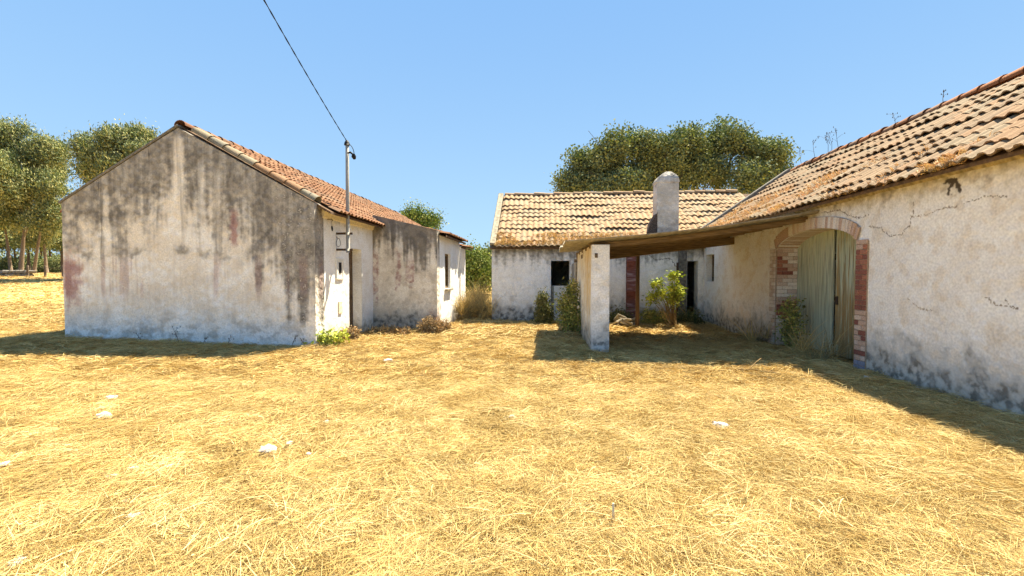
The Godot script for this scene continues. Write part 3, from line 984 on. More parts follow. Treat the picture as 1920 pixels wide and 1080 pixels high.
	var ws_mat := plaster_material(4.2, 3.0, 60.0, 71, Vector3(0.91, 0.90, 0.88), Vector3(0.94, 0.94, 0.935), {"top": 0.0, "foot": 0.3, "footc": Vector3(0.74, 0.68, 0.58), "patch": 0.2, "patchc": Vector3(0.80, 0.77, 0.70), "red": [[0.05, 0.1, 0.2, 0.9]], "relief": 0.7})
	var p0 := at_x(834.0, 475.0, wx); var p1 := at_x(844.5, 540.0, wx)
	var u0 := -p0.z - wd - 0.32; var u1 := -p1.z - wd - 0.32
	part(t, "wing_side_wall", wall_mesh(Vector3(wx, 0, -wd - 0.32), Vector3.FORWARD, Vector3.RIGHT, 0.32, 3.1, func(_u): return 2.78, [{"u0": u0, "u1": u1, "lo": p1.y, "hi": p0.y}], 3.0, 0.012, [], -0.25, 0.3, 4.2), ws_mat)
	part(t, "wing_end_wall", wall_mesh(Vector3(wx + 0.03, 0, -wd - 3.42), Vector3.FORWARD, Vector3.RIGHT, 0.32, 1.0, func(_u): return 2.58, [], 3.0, 0.012, [], -0.25, 0.3, 4.2), ws_mat)
	part(t, "wing_rear_wall", wall_mesh(Vector3(wx + 0.03, 0, -wd - 4.42), Vector3.LEFT, Vector3.FORWARD, 0.2, ww + 0.05, func(u): return 2.58 + 0.25 * u, [], 3.0, 0.0, [], -0.25, 0.8, 4.2), ws_mat)
	# window in the wing
	var zc := -wd - 0.32 - (u0 + u1) * 0.5; var yc := (p0.y + p1.y) * 0.5; var ow := u1 - u0; var oh := p0.y - p1.y
	st = st_new()
	for k in [-1, 1]:
		box(st, Transform3D(Basis(), Vector3(wx - 0.10, yc, zc + k * (ow * 0.5 - 0.035))), Vector3(0.06, oh, 0.07), 0.006)
		box(st, Transform3D(Basis(), Vector3(wx - 0.10, yc + k * (oh * 0.5 - 0.035), zc)), Vector3(0.055, 0.07, ow - 0.14), 0.006)
	box(st, Transform3D(Basis(), Vector3(wx - 0.10, yc, zc)), Vector3(0.05, oh - 0.14, 0.04))
	var win := part(t, "window", done(st), M.wood)
	for k in [-1, 1]:
		st = st_new()
		box(st, Transform3D(Basis(), Vector3(wx - 0.115, yc, zc + k * (ow * 0.25 - 0.01))), Vector3(0.008, oh - 0.13, ow * 0.5 - 0.09))
		part(win, "pane", done(st), M.glass)
	st = st_new()
	box(st, Transform3D(Basis(), Vector3(wx + 0.02, p1.y - 0.03, zc)), Vector3(0.14, 0.05, ow + 0.12), 0.01)
	part(win, "sill", done(st), M.cement)
	# wing roof
	var slope_w := atan2(0.45, ww)
	st = st_new()
	var a0 := Vector3(wx + 0.22, 2.74, -wd - 0.2); var a1 := Vector3(LX - 0.75, 2.74 + (ww + 0.97) * tan(slope_w), -wd - 0.2)
	var bk := Vector3(0, 0, -3.25)
	quad(st, a0, a1, a1 + bk, a0 + bk)
	quad(st, a0 + dn, a1 + dn, a1 + bk + dn, a0 + bk + dn)
	quad(st, a0, a0 + bk, a0 + bk + dn, a0 + dn)
	quad(st, a0 + bk, a1 + bk, a1 + bk + dn, a0 + bk + dn)
	var wroof := part(t, "wing_roof", done(st), M.deck)
	tiled(wroof, a0 + Vector3(0.05, 0, -0.12), Vector3.FORWARD, Vector3.LEFT, slope_w, 3.2, 2.4, WARM_TILES, 321, 0.01)
	st = st_new()
	var b0 := Vector3(wx + 0.25, 2.56, -wd - 3.47); var b1 := Vector3(LX - 0.3, 3.1, -wd - 3.47); var bb := Vector3(0, 0, -1.1)
	quad(st, b0, b1, b1 + bb, b0 + bb)
	quad(st, b0 + dn, b1 + dn, b1 + bb + dn, b0 + bb + dn)
	quad(st, b0, b0 + dn, b1 + dn, b1)
	quad(st, b0, b0 + bb, b0 + bb + dn, b0 + dn)
	var eroof := part(t, "wing_end_roof", done(st), M.deck)
	tiled(eroof, b0 + Vector3(0.05, 0, 0), Vector3.FORWARD, Vector3.LEFT, atan2(0.54, ww + 0.55), 1.1, 2.0, WARM_TILES, 331, 0.0)
	# meter niche and a small hatch in the side wall
	for nn in [[629.0, 643.0, 484.0, 524.0, "meter_box"], [634.0, 641.0, 565.0, 587.0, "wall_hatch"]]:
		var q0 := at_x(nn[0], nn[2], LX); var q1 := at_x(nn[1], nn[3], LX)
		var qc := (q0 + q1) * 0.5; var dz := absf(q0.z - q1.z); var dy := q0.y - q1.y
		st = st_new()
		if nn[4] == "meter_box":
			for k in [-1, 1]:
				box(st, Transform3D(Basis(), qc + Vector3(0.012, 0, k * (dz * 0.5 - 0.03))), Vector3(0.035, dy, 0.06), 0.005)
				box(st, Transform3D(Basis(), qc + Vector3(0.012, k * (dy * 0.5 - 0.03), 0)), Vector3(0.034, 0.06, dz - 0.12), 0.005)
			box(st, Transform3D(Basis(), qc + Vector3(0.010, 0, 0)), Vector3(0.02, dy - 0.12, dz - 0.12))
			var mb := part(t, "meter_box", done(st), M.white_paint)
			st = st_new()
			box(st, Transform3D(Basis(), qc + Vector3(0.022, 0.03, 0)), Vector3(0.018, dy * 0.5, dz * 0.34), 0.005)
			part(mb, "dark_slot", done(st), M.rubber)
		else:
			box(st, Transform3D(Basis(), qc + Vector3(0.008, 0, 0)), Vector3(0.03, dy, dz), 0.006)
			part(t, "wall_hatch", done(st), M.cream_paint)

func tiled_plain(roof: Node3D, el: Vector3, rise: float, L: float) -> void:
	# the far slope, turned away from the yard
	tiled(roof, el + Vector3(-0.05, 0, -0.12), Vector3.FORWARD, Vector3.RIGHT, rise, L - 0.2, 2.85 / cos(rise), WARM_TILES, 311, 0.0, 0)

# ---------------------------------------------------------------- rear building
func rear_building() -> void:
	var t := thing("outbuilding", "low white outbuilding with pale tiled roof and stubby chimney", "building")
	var W := RX + 0.0 - BX
	var Wx := 8.2 - BX          # it runs on behind the barn
	var HE := 2.62
	var run := 2.9; var HR := 4.72
	var a := at_d(1033.0, 489.0, BD); var b := at_d(1068.0, 536.0, BD)
	var dl := at_d(1289.0, 470.0, BD); var dr := at_d(1309.0, 600.0, BD)
	var mat := plaster_material(W, 3.0, 80.0, 81, Vector3(0.92, 0.905, 0.885), Vector3(0.95, 0.94, 0.925), {"top": 0.42, "topc": Vector3(0.40, 0.39, 0.36), "edge": func(_u): return HE, "foot": 0.62, "footc": Vector3(0.44, 0.43, 0.41), "patch": 0.4, "patchc": Vector3(0.83, 0.82, 0.80),
		"cracks": [{"pts": [Vector2(5.2, 2.3), Vector2(5.5, 2.1), Vector2(5.9, 2.15), Vector2(6.2, 1.8)], "w": 0.012, "c": Vector3(0.4, 0.38, 0.36)}, {"pts": [Vector2(3.2, 2.2), Vector2(3.35, 1.7), Vector2(3.3, 1.2)], "w": 0.01, "c": Vector3(0.45, 0.43, 0.42)}]})
	part(t, "front_wall", wall_mesh(Vector3(BX, 0, -BD), Vector3.RIGHT, Vector3.BACK, 0.4, Wx, func(_u): return HE, [{"u0": a.x - BX, "u1": b.x - BX, "lo": -0.25, "hi": a.y}, {"u0": dl.x - BX, "u1": dr.x - BX - 0.02, "lo": -0.25, "hi": 2.05}], 3.0, 0.016, [], -0.25, 0.3, W), mat)
	var hd := st_new()
	box(hd, Transform3D(Basis(), Vector3((a.x + b.x) * 0.5, b.y * 0.5 - 0.05, -BD - 0.12)), Vector3(b.x - a.x - 0.03, b.y + 0.1, 0.05), 0.008)
	var half := part(t, "half_door", done(hd), M.white_paint)
	half.set_meta("label", "closed lower half of a stable door")
	hd = st_new()
	for k in [-1, 1]:
		box(hd, Transform3D(Basis(), Vector3((a.x + b.x) * 0.5 + k * (b.x - a.x - 0.12) * 0.5, b.y * 0.5 - 0.05, -BD - 0.085)), Vector3(0.08, b.y + 0.08, 0.02), 0.004)
	part(half, "stile", done(hd), M.cement)
	var shape := func(u: float) -> float: return HE + (HR - HE - 0.06) * (1.0 - absf(u - run) / run)
	part(t, "gable_wall", wall_mesh(Vector3(BX, 0, -BD - 0.4 - 5.0), Vector3.BACK, Vector3.LEFT, 0.35, 5.0, func(u): return shape.call(u + 0.4), [], 5.0, 0.01, [2.5], -0.25, 0.3, 6.0), mat)
	part(t, "gable_wall", wall_mesh(Vector3(BX + Wx, 0, -BD - 0.4), Vector3.FORWARD, Vector3.RIGHT, 0.3, 5.0, func(u): return shape.call(u + 0.4), [], 5.0, 0.0, [2.5], -0.25, 1.0, 6.0), mat)
	part(t, "rear_wall", wall_mesh(Vector3(BX + Wx, 0, -BD - 5.8), Vector3.LEFT, Vector3.FORWARD, 0.4, Wx, func(_u): return HE, [], 3.0, 0.0, [], -0.4, 2.0, W), mat)
	# earth floor inside keeps the rooms dark
	var rise := atan2(HR - HE, run)
	var st := st_new()
	var e0 := Vector3(BX - 0.05, HE - 0.16 * tan(rise), -BD + 0.16); var r0 := Vector3(BX - 0.05, HR, -BD - run); var k0 := Vector3(BX - 0.05, HE - 0.16 * tan(rise), -BD - 2.0 * run - 0.16)
	var al := Vector3(Wx + 0.1, 0, 0); var dn := Vector3(0, -0.05, 0)
	for s in [[e0, r0], [r0, k0]]:
		quad(st, s[0], s[0] + al, s[1] + al, s[1])
		quad(st, s[0] + dn, s[1] + dn, s[1] + al + dn, s[0] + al + dn)
		quad(st, s[0], s[1], s[1] + dn, s[0] + dn)
		quad(st, s[0] + al, s[1] + al, s[1] + al + dn, s[0] + al + dn)
	quad(st, e0, e0 + al, e0 + al + dn, e0 + dn)
	quad(st, k0, k0 + al, k0 + al + dn, k0 + dn)
	var roof := part(t, "roof", done(st), M.deck)
	tiled(roof, e0 + Vector3(0.22, 0.0, 0.07), Vector3.RIGHT, Vector3.FORWARD, rise, W + 2.2, (run + 0.2) / cos(rise), PALE_TILES, 401, 0.05)
	tiled(roof, k0 + Vector3(0.22, 0.0, -0.07), Vector3.RIGHT, Vector3.BACK, rise, W + 2.2, (run + 0.2) / cos(rise), PALE_TILES, 421, 0.0, 0)
	ridge(roof, Vector3(BX + 0.2, HR + 0.05, -BD - run), Vector3(RX + 2.2, HR + 0.08, -BD - run), PALE_TILES, 411, 0.115, "ridge_tile", 0.05)
	# cement verge on the left gable
	st = st_new()
	bar(st, Vector3(BX + 0.04, HE - 0.02, -BD + 0.1), Vector3(BX + 0.04, HR + 0.1, -BD - run - 0.02), 0.2, 0.16, 0.02)
	part(roof, "verge", done(st), M.cement)
	# weathered eave course under the tiles
	st = st_new()
	box(st, Transform3D(Basis(), Vector3(BX + W * 0.5, HE - 0.07, -BD + 0.07)), Vector3(W, 0.1, 0.14), 0.02)
	part(t, "eave_course", done(st), plain(Color(0.42, 0.38, 0.31), 0.97, 0.45, 0.05, 1.4))
	# chimney: a shaft with a rounded top and a mortar shoulder
	var cl := at_d(1231.0, 440.0, BD + 0.3); var cr := at_d(1272.0, 440.0, BD + 0.3)
	var ctop := at_d(1252.0, 319.0, BD + 0.3).y
	var cx := (cl.x + cr.x) * 0.5; var cw := cr.x - cl.x; var cz := -BD - 0.3
	var cmat := plaster_material(cw * 3.0, 2.9, 100.0, 91, Vector3(0.70, 0.68, 0.65), Vector3(0.82, 0.80, 0.77), {"top": 0.55, "topc": Vector3(0.58, 0.55, 0.50), "edge": func(_u): return 2.75, "foot": 0.6, "footc": Vector3(0.40, 0.36, 0.33), "patch": 0.5})
	st = st_new(1)
	var by := 2.5
	var outline := []
	var cd := 0.55
	for k in 9:
		var f := k / 8.0
		outline.append([by + (ctop - 0.42 - by) * f, 1.0 + 0.03 * (1.0 - f), 0.0])
	outline.append([ctop - 0.40, 1.05, 0.0])
	outline.append([ctop - 0.33, 1.05, 0.0])
	for k in 6:
		var f := k / 5.0
		outline.append([ctop - 0.32 + 0.32 * f, cos(f * 1.35) * 0.98 + 0.02, 0.10 * f])
	for k in outline.size() - 1:
		for s in 4:
			var c0: Array = outline[k]; var c1: Array = outline[k + 1]
			var R := func(e: Array, q: int) -> Vector3:
				var sx := [-1.0, 1.0, 1.0, -1.0][q % 4] as float; var sz := [0.0, 0.0, -1.0, -1.0][q % 4] as float
				return Vector3(cx + e[2] * cw + sx * cw * 0.5 * e[1], e[0], cz + (sz + 0.5) * cd * e[1] - 0.5 * cd)
			var uu := [0.0, 1.0, 1.75, 2.75, 3.5]
			st.set_smooth_group(-1)
			quad(st, R.call(c1, s), R.call(c1, s + 1), R.call(c0, s + 1), R.call(c0, s), Vector2(uu[s] / 3.5, 1.0 - (c1[0] - by) / 2.9), Vector2(uu[s + 1] / 3.5, 1.0 - (c1[0] - by) / 2.9), Vector2(uu[s + 1] / 3.5, 1.0 - (c0[0] - by) / 2.9), Vector2(uu[s] / 3.5, 1.0 - (c0[0] - by) / 2.9))
	var last: Array = outline[-1]
	var ce := Vector3(cx + last[2] * cw, ctop, cz - cd * 0.5)
	box(st, Transform3D(Basis(), ce - Vector3(0, 0.01, 0)), Vector3(cw * last[1], 0.02, cd * last[1]))
	var ch := part(t, "chimney", done(st), cmat)
	st = st_new()
	var sl := at_d(1213.0, 440.0, BD + 0.3).x
	var sh := at_d(1240.0, 398.0, BD + 0.3).y
	var pts := [Vector3(sl, by, 0.02), Vector3(sl, 3.0, 0.02), Vector3(lerpf(sl, cl.x, 0.45), lerpf(3.0, sh, 0.55), 0.02), Vector3(cl.x + 0.02, sh, 0.02), Vector3(cl.x + 0.02, by, 0.02)]
	for k in pts.size():
		var v0: Vector3 = pts[k] + Vector3(0, 0, cz); var v1: Vector3 = pts[(k + 1) % pts.size()] + Vector3(0, 0, cz)
		quad(st, v0, v1, v1 - Vector3(0, 0, 0.5), v0 - Vector3(0, 0, 0.5))
	for k in range(1, pts.size() - 1):
		for v in [pts[0], pts[k], pts[k + 1]]: st.add_vertex(v + Vector3(0, 0, cz))
	part(ch, "shoulder", done(st), plain(Color(0.40, 0.35, 0.32), 0.97, 0.4, 0.05, 1.6))
	# dark red pilaster and grey pier on the wall under the lean-to
	st = st_new()
	var q0 := at_d(1175.0, 500.0, BD - 0.1); var q1 := at_d(1193.0, 500.0, BD - 0.1)
	box(st, Transform3D(Basis(), Vector3((q0.x + q1.x) * 0.5, 1.05, -BD + 0.05)), Vector3(q1.x - q0.x, 2.4, 0.14), 0.012)
	part(t, "pilaster", done(st), plaster_material(1.0, 2.5, 90.0, 95, Vector3(0.42, 0.27, 0.27), Vector3(0.50, 0.33, 0.30), {"foot": 0.7, "footc": Vector3(0.52, 0.27, 0.18), "patch": 0.7, "patchc": Vector3(0.66, 0.58, 0.60)})).set_meta("label", "dark red flaking pilaster")
	st = st_new()
	q0 = at_d(1273.0, 500.0, BD - 0.1); q1 = at_d(1288.0, 500.0, BD - 0.1)
	box(st, Transform3D(Basis(), Vector3((q0.x + q1.x) * 0.5, 1.15, -BD + 0.04)), Vector3(q1.x - q0.x, 2.5, 0.12), 0.012)
	part(t, "pier", done(st), M.grey_cement)
	st = st_new()
	q0 = at_d(1271.0, 500.0, BD - 0.1)
	tube(st, [Vector3(q0.x, -0.1, -BD + 0.06), Vector3(q0.x, 2.0, -BD + 0.06)], [0.035, 0.035], 8)
	part(t, "drain_pipe", done(st), M.rust_iron)

# ---------------------------------------------------------------- barn
func arch(u: float) -> float:
	# opening of the barn door, u is D - 7.98, 2.66 wide: segmental arch
	var f := clampf((u - 1.33) / 1.33, -1.0, 1.0)
	return 2.16 + 0.40 * sqrt(maxf(0.0, 1.0 - f * f * 0.96)) - 0.08

func barn() -> void:
	var t := thing("barn", "white barn with brown tiled roof and brick-arched green door", "barn")
	var d0 := 0.6; var L := BD - 0.02 - d0
	var HE := 3.04
	var X := 7.83; var HR := 4.81
	var o := Vector3(RX, 0, -d0)   # u = D - d0
	var ppm := 84.0
	var cr := func(list: Array) -> Array:
		var out := []
		for p in list:
			var w := at_x(p[0], p[1], RX)
			out.append(Vector2(-w.z - d0, w.y))
		return out
	var dk := Vector3(0.52, 0.47, 0.41)
	var mat := plaster_material(L, 3.1, ppm, 101, Vector3(0.925, 0.90, 0.865), Vector3(0.95, 0.935, 0.91), {"top": 0.16, "topc": Vector3(0.52, 0.45, 0.30), "edge": func(_u): return HE, "foot": 0.55, "footc": Vector3(0.58, 0.55, 0.50), "patch": 0.38, "patchc": Vector3(0.83, 0.755, 0.655), "relief": 1.5,
		"cracks": [
			{"pts": cr.call([[1627, 425], [1650, 428], [1668, 445], [1690, 440], [1705, 420], [1712, 395], [1710, 380]]), "w": 0.008, "c": dk},
			{"pts": cr.call([[1712, 405], [1745, 395], [1790, 385]]), "w": 0.006, "c": dk * 1.2},
			{"pts": cr.call([[1805, 380], [1830, 372], [1850, 366], [1890, 372]]), "w": 0.006, "c": dk},
			{"pts": cr.call([[1540, 398], [1570, 395], [1605, 408], [1630, 403]]), "w": 0.008, "c": dk},
			{"pts": cr.call([[1775, 342], [1792, 340], [1800, 358]]), "w": 0.042, "c": Vector3(0.33, 0.30, 0.27)},
			{"pts": cr.call([[1785, 345], [1781, 362]]), "w": 0.030, "c": Vector3(0.33, 0.30, 0.27)},
			{"pts": cr.call([[1880, 560], [1895, 572], [1912, 575]]), "w": 0.008, "c": dk},
			{"pts": cr.call([[1850, 555], [1862, 565], [1885, 572]]), "w": 0.007, "c": dk * 1.1},
			{"pts": cr.call([[1700, 560], [1722, 578], [1745, 582]]), "w": 0.006, "c": dk * 1.3}]})
	var dn0 := 7.98 - d0
	var hole := {"u0": dn0, "u1": dn0 + 2.66, "lo": -0.25, "hi": func(u: float) -> float: return arch(u - dn0)}
	var wa := at_x(1324.0, 478.0, RX); var wb := at_x(1338.5, 528.0, RX)
	var win := {"u0": -wb.z - d0, "u1": -wa.z - d0, "lo": wb.y, "hi": wa.y}
	var wall := part(t, "side_wall", wall_mesh(o, Vector3.FORWARD, Vector3.LEFT, 0.46, L, func(_u): return HE, [hole, win], 3.1, 0.016), mat)
	part(t, "far_gable_wall", wall_mesh(Vector3(RX + 0.47, 0, -BD + 0.02), Vector3.RIGHT, Vector3.FORWARD, 0.3, 4.7, func(u): return HE + 1.6 * (1.0 - absf(u - 2.2) / 2.5), [], 5.0, 0.0, [2.2], -0.25, 1.0, 9.0), mat)
	part(t, "near_gable_wall", wall_mesh(Vector3(RX + 5.2, 0, -d0), Vector3.LEFT, Vector3.BACK, 0.3, 4.72, func(u): return HE + 1.6 * (1.0 - absf(u - 2.5) / 2.5), [], 5.0, 0.0, [2.5], -0.25, 1.0, 9.0), mat)
	part(t, "rear_wall", wall_mesh(Vector3(RX + 5.25, 0, -BD + 0.02), Vector3.BACK, Vector3.RIGHT, 0.3, L, func(_u): return HE, [], 3.1, 0.0, [], -0.25, 2.0), mat)
	# window: small frame with a bar
	var st := st_new()
	var zc := (wa.z + wb.z) * 0.5; var yc := (wa.y + wb.y) * 0.5; var ow := absf(wa.z - wb.z); var oh := wa.y - wb.y
	for k in [-1, 1]:
		box(st, Transform3D(Basis(), Vector3(RX + 0.22, yc, zc + k * (ow * 0.5 - 0.03))), Vector3(0.06, oh, 0.06), 0.006)
		box(st, Transform3D(Basis(), Vector3(RX + 0.22, yc + k * (oh * 0.5 - 0.03), zc)), Vector3(0.055, 0.06, ow - 0.12), 0.006)
	box(st, Transform3D(Basis(), Vector3(RX + 0.22, yc, zc)), Vector3(0.045, oh - 0.12, 0.04))
	var wn := part(t, "window", done(st), M.wood)
	for k in [-1, 1]:
		st = st_new()
		box(st, Transform3D(Basis(), Vector3(RX + 0.235, yc, zc + k * (ow * 0.25 - 0.005))), Vector3(0.008, oh - 0.11, ow * 0.5 - 0.08))
		part(wn, "pane", done(st), M.glass)
	# mossy moulding below the eave
	st = st_new(1)
	var prof := [Vector2(0.0, HE - 0.17), Vector2(0.02, HE - 0.155), Vector2(0.04, HE - 0.12), Vector2(0.09, HE - 0.08), Vector2(0.11, HE - 0.02), Vector2(0.0, HE)]
	for k in prof.size() - 1:
		var nn := 30
		for j in nn:
			var z0 := -d0 - (7.9 + 2.0 - d0) * j / nn * 1.0; var z1 := -d0 - (7.9 + 2.0 - d0) * (j + 1) / nn
			var w0 := 0.018 * lump.get_noise_2d(z0 * 9.0, k * 3.0); var w1 := 0.018 * lump.get_noise_2d(z1 * 9.0, k * 3.0)
			var v0 := 0.018 * lump.get_noise_2d(z0 * 9.0, k * 3.0 + 3.0); var v1 := 0.018 * lump.get_noise_2d(z1 * 9.0, k * 3.0 + 3.0)
			var a: Vector2 = prof[k]; var b: Vector2 = prof[k + 1]
			quad(st, Vector3(RX - a.x - w0 * 0.5, a.y + w0, z0), Vector3(RX - a.x - w1 * 0.5, a.y + w1, z1), Vector3(RX - b.x - v1 * 0.5, b.y + v1, z1), Vector3(RX - b.x - v0 * 0.5, b.y + v0, z0), Vector2(z0 * 0.3, k * 0.2), Vector2(z1 * 0.3, k * 0.2), Vector2(z1 * 0.3, k * 0.2 + 0.2), Vector2(z0 * 0.3, k * 0.2 + 0.2))
	part(t, "eave_moulding", done(st), plain(Color(0.78, 0.70, 0.54), 0.97, 0.4, 0.04, 1.1))
	# roof
	var rise := atan2(HR - HE, X - RX)
	var over := 0.24
	var e0 := Vector3(RX - over, HE - over * tan(rise) + 0.03, -d0 + 0.1); var r0 := Vector3(X, HR, -d0 + 0.1); var k0 := Vector3(RX + 5.4, HE - 0.05, -d0 + 0.1)
	var al := Vector3(0, 0, -L - 0.05); var dn := Vector3(0, -0.05, 0)
	st = st_new()
	for s in [[e0, r0], [r0, k0]]:
		quad(st, s[0], s[0] + al, s[1] + al, s[1])
		quad(st, s[0] + dn, s[1] + dn, s[1] + al + dn, s[0] + al + dn)
		quad(st, s[0], s[1], s[1] + dn, s[0] + dn)
		quad(st, s[0] + al, s[1] + al, s[1] + al + dn, s[0] + al + dn)
	quad(st, e0, e0 + al, e0 + al + dn, e0 + dn)
	quad(st, k0, k0 + al, k0 + al + dn, k0 + dn)
	var roof := part(t, "roof", done(st), M.deck)
	tiled(roof, e0 + Vector3(-0.06, -0.02, 0), Vector3.FORWARD, Vector3.RIGHT, rise, L - 0.12, (X - RX + over) / cos(rise) + 0.02, BROWN_TILES, 501, 0.06)
	ridge(roof, Vector3(X, HR + 0.06, -d0), Vector3(X, HR + 0.06, -d0 - L), [Color(0.32, 0.125, 0.05), Color(0.34, 0.15, 0.07), Color(0.25, 0.14, 0.085)], 511, 0.135, "ridge_tile", 0.03)
	# raised verge on the far gable
	st = st_new()
	bar(st, Vector3(RX - over + 0.02, HE - over * tan(rise) + 0.09, -BD + 0.06), Vector3(X, HR + 0.14, -BD + 0.06), 0.22, 0.15, 0.02)
	part(roof, "verge", done(st), M.grey_cement)
	# ---------- brick surround of the door: mortar bed, near jamb, far reveal, arch ring
	var near := 7.98; var far := 10.64; var jw := 0.26
	st = st_new()
	box(st, Transform3D(Basis(), Vector3(RX - 0.006, 1.0, -near + jw * 0.5)), Vector3(0.03, 2.3, jw - 0.004))
	box(st, Transform3D(Basis(), Vector3(RX - 0.006, 1.0, -far - jw * 0.5)), Vector3(0.03, 2.3, jw - 0.004))
	box(st, Transform3D(Basis(), Vector3(RX + 0.22, 1.0, -far + 0.004)), Vector3(0.44, 2.3, 0.02))
	var ringpts := []
	for k in 25:
		var u := lerpf(0.0, 2.66, k / 24.0)
		ringpts.append(Vector2(u, arch(u)))
	for k in 24:
		var p: Vector2 = ringpts[k]; var q: Vector2 = ringpts[k + 1]
		var out0 := ring_out(ringpts, k, 0.22); var out1 := ring_out(ringpts, k + 1, 0.22)
		quad(st, Vector3(RX - 0.019, p.y, -near - p.x), Vector3(RX - 0.019, q.y, -near - q.x), Vector3(RX - 0.019, out1.y, -near - out1.x), Vector3(RX - 0.019, out0.y, -near - out0.x))
	var sur := part(t, "door_surround", done(st), M.mortar)
	var reds := [plain(Color(0.64, 0.42, 0.35), 0.95, 0.25, 0.05, 3.0), plain(Color(0.70, 0.48, 0.39), 0.95, 0.25, 0.05, 3.0), plain(Color(0.58, 0.38, 0.33), 0.95, 0.25, 0.05, 3.0)]
	var pale := [plain(Color(0.88, 0.82, 0.76), 0.95, 0.18, 0.05, 3.0), plain(Color(0.85, 0.76, 0.69), 0.95, 0.2, 0.05, 3.0), plain(Color(0.91, 0.87, 0.82), 0.95, 0.15, 0.05, 3.0)]
	var worn := plain(Color(0.81, 0.69, 0.61), 0.95, 0.22, 0.05, 3.0)
	var blue := plain(Color(0.60, 0.60, 0.66), 0.95, 0.2, 0.05, 3.0)
	var r := RandomNumberGenerator.new()
	r.seed = 88
	var ch := 0.083
	for c in 26:
		var y := 0.02 + ch * c
		# near jamb, on the wall face
		var cuts := [0.0, 0.165, 0.26] if c % 2 == 0 else [0.0, 0.095, 0.26]
		for k in 2:
			var z0: float = cuts[k] + 0.005; var z1: float = cuts[k + 1] - 0.005
			st = st_new()
			box(st, Transform3D(Basis(Vector3.UP, r.randf_range(-0.02, 0.02)), Vector3(RX - 0.018 - r.randf_range(0, 0.006), y + ch * 0.5, -near + (z0 + z1) * 0.5)), Vector3(0.035, ch - 0.011, z1 - z0), 0.006)
			var mm: Material = reds[r.randi() % 3]
			if y < 0.15: mm = blue
			elif y < 0.95: mm = worn if r.randf() < 0.6 else (pale[1] if r.randf() < 0.6 else reds[2])
			elif y > 1.98: mm = worn if r.randf() < 0.6 else reds[r.randi() % 3]
			part(sur, "brick", done(st), mm)
		# far jamb on the wall face, mostly whitewashed
		for k in 2:
			var z0: float = cuts[k] + 0.005; var z1: float = cuts[k + 1] - 0.005
			st = st_new()
			box(st, Transform3D(Basis(), Vector3(RX - 0.017, y + ch * 0.5, -far - (z0 + z1) * 0.5)), Vector3(0.035, ch - 0.008, z1 - z0), 0.006)
			part(sur, "brick", done(st), pale[r.randi() % 3])
		# far reveal, facing the yard
		var cx := [0.0, 0.23, 0.44] if c % 2 == 0 else [0.0, 0.115, 0.345, 0.44]
		for k in cx.size() - 1:
			var x0: float = cx[k] + 0.004; var x1: float = cx[k + 1] - 0.004
			st = st_new()
			box(st, Transform3D(Basis(), Vector3(RX + (x0 + x1) * 0.5, y + ch * 0.5, -far + 0.016 + r.randf_range(0, 0.005))), Vector3(x1 - x0, ch - 0.009, 0.03), 0.005)
			var xm := (x0 + x1) * 0.5
			var bare := maxf(1.0 - Vector2((xm - 0.10) / 0.20, (y - 1.75) / 0.30).length(), 1.0 - Vector2((xm - 0.26) / 0.30, (y - 0.82) / 0.24).length()) + r.randf_range(-0.25, 0.25)
			var rm: Material = pale[r.randi() % 3]
			if bare > 0.25: rm = reds[r.randi() % 3]
			elif bare > -0.05: rm = worn
			part(sur, "brick", done(st), rm)
	var nv := 34
	for k in nv:
		var f := (k + 0.5) / nv * 24.0
		var i := int(f)
		var p: Vector2 = ringpts[i].lerp(ringpts[mini(i + 1, 24)], f - i)
		var q := ring_out(ringpts, i, 0.22).lerp(ring_out(ringpts, mini(i + 1, 24), 0.22), f - i)
		st = st_new()
		var a := Vector3(RX - 0.020, p.y, -near - p.x); var b := Vector3(RX - 0.020, q.y, -near - q.x)
		var yy := (b - a).normalized(); var zz := Vector3.RIGHT
		var wid := 2.95 / nv - 0.012
		box(st, Transform3D(Basis(yy.cross(zz), yy, zz), (a + b) * 0.5 + Vector3(-r.randf_range(0, 0.006), 0, 0)), Vector3(wid, 0.21, 0.035), 0.006)
		part(sur, "brick", done(st), (reds[1] if r.randf() < 0.4 else worn) if k > 29 or k < 2 else (worn if r.randf() < 0.18 else pale[r.randi() % 3]))
		# soffit bricks under the arch
		st = st_new()
		var up2 := Vector2(q - p).normalized()
		var c3 := Vector3(RX + 0.22, p.y + 0.012 * up2.y, -near - p.x)
		box(st, Transform3D(Basis(yy.cross(zz), yy, zz), c3), Vector3(wid, 0.03, 0.43), 0.005)
		part(sur, "brick", done(st), pale[r.randi() % 3] if k < 27 else worn)
	# ---------- double door, planks in an arched head
	var xr := RX + 0.44
	var door_mats := []
	for k in 4:
		var w := 32; var h := 256
		var stre := nf(w, h, 700 + k, 0.12, 4, 1.0, 0.06)
		var bl := nf(w, h, 720 + k, 0.05, 4, 1.0, 0.2)
		var rusty := 0.9 if k >= 2 else 0.12
		var m := painted(0.16, 2.7, 95.0, 700 + k, func(u: float, v: float, i: int) -> Vector3:
			var ii := mini(int(u / 0.16 * w), w - 1) + w * mini(int((1.0 - v / 2.7) * h), h - 1)
			var s := stre[ii] / 255.0; var b := bl[ii] / 255.0
			var c := mix3(Vector3(0.70, 0.735, 0.64), Vector3(0.80, 0.825, 0.735), smoothstep(0.3, 0.7, s))
			c = mix3(c, Vector3(0.64, 0.52, 0.34), smoothstep(0.5, 0.75, s * 0.4 + b * 0.6 + (0.28 if rusty > 0.5 else 0.1) * (1.0 - smoothstep(0.9, 1.9, v + (b - 0.5) * 0.8))) * rusty)
			c = mix3(c, Vector3(0.50, 0.52, 0.48), smoothstep(0.6, 0.85, b) * 0.35)
			return c, 0.8, 1.5)
		door_mats.append(m)
